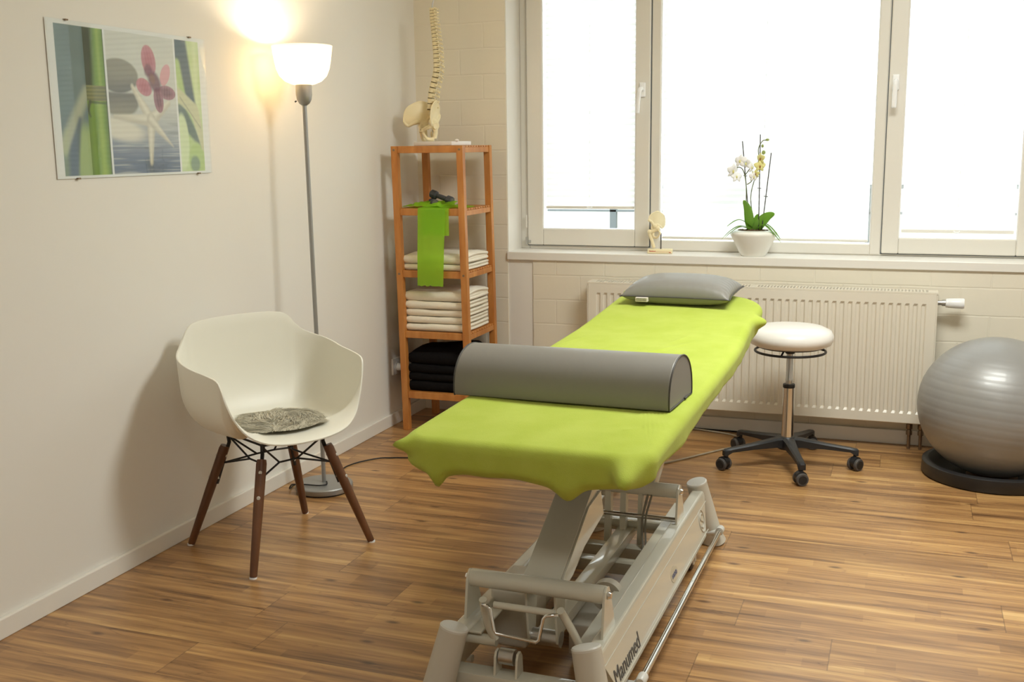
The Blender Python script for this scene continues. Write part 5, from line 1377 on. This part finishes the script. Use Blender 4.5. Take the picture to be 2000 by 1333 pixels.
# ================================================================ STOOL
def stool():
    t = thing('rolling_stool', 'round white rolling stool with a chrome column and black five-star base', 'stool', (1.942, -0.487, 0))
    b = BM(); R_ = 0.176; zs = 0.524
    lathe(b, [(0.0, zs), (R_-0.030, zs), (R_-0.008, zs+0.010), (R_+0.001, zs+0.030), (R_+0.001, zs+0.045), (R_-0.010, zs+0.066), (R_-0.040, zs+0.080), (R_*0.5, zs+0.086), (0.0, zs+0.086)], 64); obj('seat', b, 'whitevinyl', t, smooth=True)
    b = BM(); lathe(b, [(0.0, zs-0.006), (R_-0.040, zs-0.006), (R_-0.034, zs+0.002), (0.0, zs+0.002)], 40); obj('seat_plate', b, 'black', t, smooth='auto')
    b = BM(); tube(b, [(0.146*math.cos(2*PI*k/56), 0.146*math.sin(2*PI*k/56), zs-0.024) for k in range(56)], 0.0052, 10, closed=True)
    for a in (0.35, 2.45, 4.55):
        tube(b, [(0.143*math.cos(a), 0.143*math.sin(a), zs-0.024), (0.10*math.cos(a), 0.10*math.sin(a), zs-0.010), (0.03*math.cos(a), 0.03*math.sin(a), zs-0.010)], 0.0042, 8)
    obj('release_ring', b, 'black', t, smooth=True)
    b = BM(); lathe(b, [(0.0, zs-0.004), (0.020, zs-0.004), (0.020, zs-0.034), (0.017, zs-0.036), (0.0, zs-0.036)], 24); obj('collar', b, 'black', t, smooth='auto')
    b = BM(); lathe(b, [(0.014, zs-0.034), (0.014, 0.38), (0.0155, 0.378), (0.0155, 0.370), (0.0145, 0.37), (0.0145, 0.33)], 24); obj('gas_lift', b, 'steel', t, smooth='auto')
    b = BM(); lathe(b, [(0.016, 0.342), (0.0240, 0.342), (0.0265, 0.120), (0.0275, 0.112), (0.0, 0.112)], 32); cc_ = obj('column', b, 'chrome', t, smooth='auto')
    b = BM(); lathe(b, [(0.016, 0.356), (0.0245, 0.356), (0.0255, 0.350), (0.0255, 0.343), (0.024, 0.340)], 28); obj('column_cap', b, 'black', cc_, smooth='auto')
    angs = [math.radians(a) for a in (-72, 2, 74, 142, 214)]
    b = BM(); lathe(b, [(0.0, 0.072), (0.040, 0.072), (0.046, 0.085), (0.040, 0.118), (0.032, 0.126), (0.0, 0.126)], 32)
    for a in angs:
        mt = Matrix.Rotation(a, 4, 'Z'); 
        rows = []
        for (r, w_, zt, zb) in ((0.020, 0.030, 0.124, 0.080), (0.06, 0.024, 0.121, 0.084), (0.16, 0.018, 0.106, 0.082), (0.262, 0.0155, 0.094, 0.076), (0.288, 0.0155, 0.090, 0.062), (0.296, 0.012, 0.084, 0.062)):
            rows.append([b.verts.new(mt @ Vector((r, y, z_))) for y, z_ in ((-w_, zb), (-w_*0.95, zt-0.006), (-w_*0.6, zt), (w_*0.6, zt), (w_*0.95, zt-0.006), (w_, zb))])
        for i in range(len(rows)-1):
            for k in range(6): b.faces.new((rows[i][k], rows[i][(k+1) % 6], rows[i+1][(k+1) % 6], rows[i+1][k]))
        b.faces.new(rows[0][::-1]); b.faces.new(rows[-1])
    obj('star_base', b, 'black', t, smooth='auto', angle=35)
    for i, a in enumerate(angs):
        px_, py_ = 0.281*math.cos(a), 0.281*math.sin(a); ha = math.radians((-100, -75, 60, 185, 200)[i])
        ca, sa = math.cos(ha), math.sin(ha); fx, fy = px_ + 0.012*ca, py_ + 0.012*sa
        mt = Matrix.Translation((fx, fy, 0.0265)) @ Matrix.Rotation(ha + PI/2 - 0.9, 4, 'Z')
        b = BM()
        tube(b, [(px_, py_, 0.085), (px_, py_, 0.050)], 0.007, 10)
        lathe(b, [(0.0, -0.0125), (0.0245, -0.0125), (0.0245, 0.0125), (0.0, 0.0125)], 20, mtx=mt @ Matrix.Translation((0, 0, 0.008)) @ Matrix.Diagonal((1, 1, 1, 1)), axis='x')
        cs = obj('caster', b, 'black', t, smooth='auto')
        for s in (-1, 1):
            b = BM(); lathe(b, [(0.008, 0.010*s), (0.0250, 0.010*s), (0.0262, 0.013*s), (0.0262, 0.021*s), (0.0240, 0.0245*s), (0.0, 0.0245*s)], 26, axis='x', mtx=mt); wh = obj('wheel', b, 'wheelgrey', cs, smooth='auto')
            b = BM(); lathe(b, [(0.018, 0.0240*s), (0.0175, 0.0262*s), (0.0, 0.0262*s)], 22, axis='x', mtx=mt); obj('wheel_disc', b, 'black', cs, smooth='auto')
stool()

# ================================================================ EXERCISE BALL
def ball():
    c = Vector((2.764, -0.395, 0.004)); R_ = 0.306
    prof = []; n = 150
    for i in range(n+1):
        a = -PI/2 + PI*i/n; h = math.sin(a)*R_; r = math.cos(a)*R_
        band_ = 0.0 if abs(math.sin(a)) > 0.80 else 1.0
        g = -0.0013*band_*max(0, math.sin(i*PI/3.0))**6
        prof.append((max(0, r+g), h*0.94))
    b = BM(); mt = Matrix.Translation(c + Vector((0, 0, R_*0.94))) @ Matrix.Rotation(math.radians(5), 4, 'Y') @ Matrix.Rotation(math.radians(-4), 4, 'X')
    lathe(b, prof, 96, mtx=mt); o = obj('exercise_ball', b, 'ballv', None, smooth=True)
    tag(o, 'large silver grey exercise ball at the right edge in front of the block wall', 'ball')
    b = BM(); lathe(b, [(0.100, 0.0005), (0.268, 0.0005), (0.276, 0.008), (0.274, 0.055), (0.262, 0.063), (0.248, 0.060), (0.222, 0.030), (0.190, 0.012), (0.155, 0.0035), (0.100, 0.0015)], 72, (c.x, c.y, 0), closed=True)
    tag(obj('ball_ring', b, 'black', None, smooth='auto', angle=50), 'black ring stand on the floor holding the grey exercise ball', 'ball stand')
ball()

# ================================================================ CABLES ON THE FLOOR
b = BM(); q = smooth_path([(1.33, -1.20, 0.012), (1.36, -0.86, 0.005), (1.412, -0.696, 0.005), (1.499, -0.571, 0.005), (1.625, -0.387, 0.005), (1.700, -0.285, 0.005), (1.718, -0.225, 0.005), (1.705, -0.165, 0.005), (1.651, -0.095, 0.005), (1.518, -0.050, 0.005), (1.412, -0.035, 0.005), (1.15, -0.030, 0.005), (0.62, -0.030, 0.005)], 10); tube(b, q, 0.0042, 8)
tag(obj('beige_cable', b, 'cablebeige', None, smooth=True), 'beige cable looping over the floor from under the table to the stool wheels', 'cable')
b = BM(); q = smooth_path([(0.55, -0.020, 0.0035), (0.9, -0.022, 0.0035), (1.3, -0.020, 0.0035), (1.60, -0.021, 0.0035), (1.86, -0.020, 0.0035)], 8); tube(b, q, 0.0030, 8)
tag(obj('wall_cable', b, 'rod', None, smooth=True), 'thin black cable lying along the foot of the window wall', 'cable')

# ================================================================ LIGHTS (ceiling fill panels added out of view for brightness; floor lamp bulb)
for (x, y, pw, lb) in ((2.5, -1.7, 1.0, 'added flat white fill light on the unseen ceiling, nearer the window wall'), (2.5, -4.6, 0.2, 'added flat white fill light on the unseen ceiling, nearer the back of the room')):
    t = thing('added_fill_light', lb, 'lamp', (x, y, CZ), 0, 'added ceiling fill lights')
    b = BM(); bevbox(b, -0.62, 0.62, -0.32, 0.32, -0.045, -0.001, 0.006); obj('housing', b, 'handle', t, smooth='auto')
    b = BM(); box(b, -0.59, 0.59, -0.29, 0.29, -0.048, -0.0455); obj('diffuser', b, 'diffuser', t)
    ld = bpy.data.lights.new('added_fill_glow', 'AREA'); ld.shape = 'RECTANGLE'; ld.energy = FILL_POWER*pw; ld.size = 1.16; ld.size_y = 0.56; ld.color = (0.955, 1.0, 0.955)
    lo = bpy.data.objects.new('added_fill_glow', ld); link(lo, t); lo.location = (0, 0, -0.052)
lp = bpy.data.lights.new('lamp_glow', 'POINT'); lp.energy = LAMP_POWER; lp.shadow_soft_size = 0.03; lp.color = (1.0, 0.80, 0.56)
lo = bpy.data.objects.new('lamp_glow', lp); link(lo); lo.location = (0.171, -1.389, 1.700)
lo.parent = bpy.data.objects['floor_lamp']; lo.location = (-0.030, 0.030, 1.705)
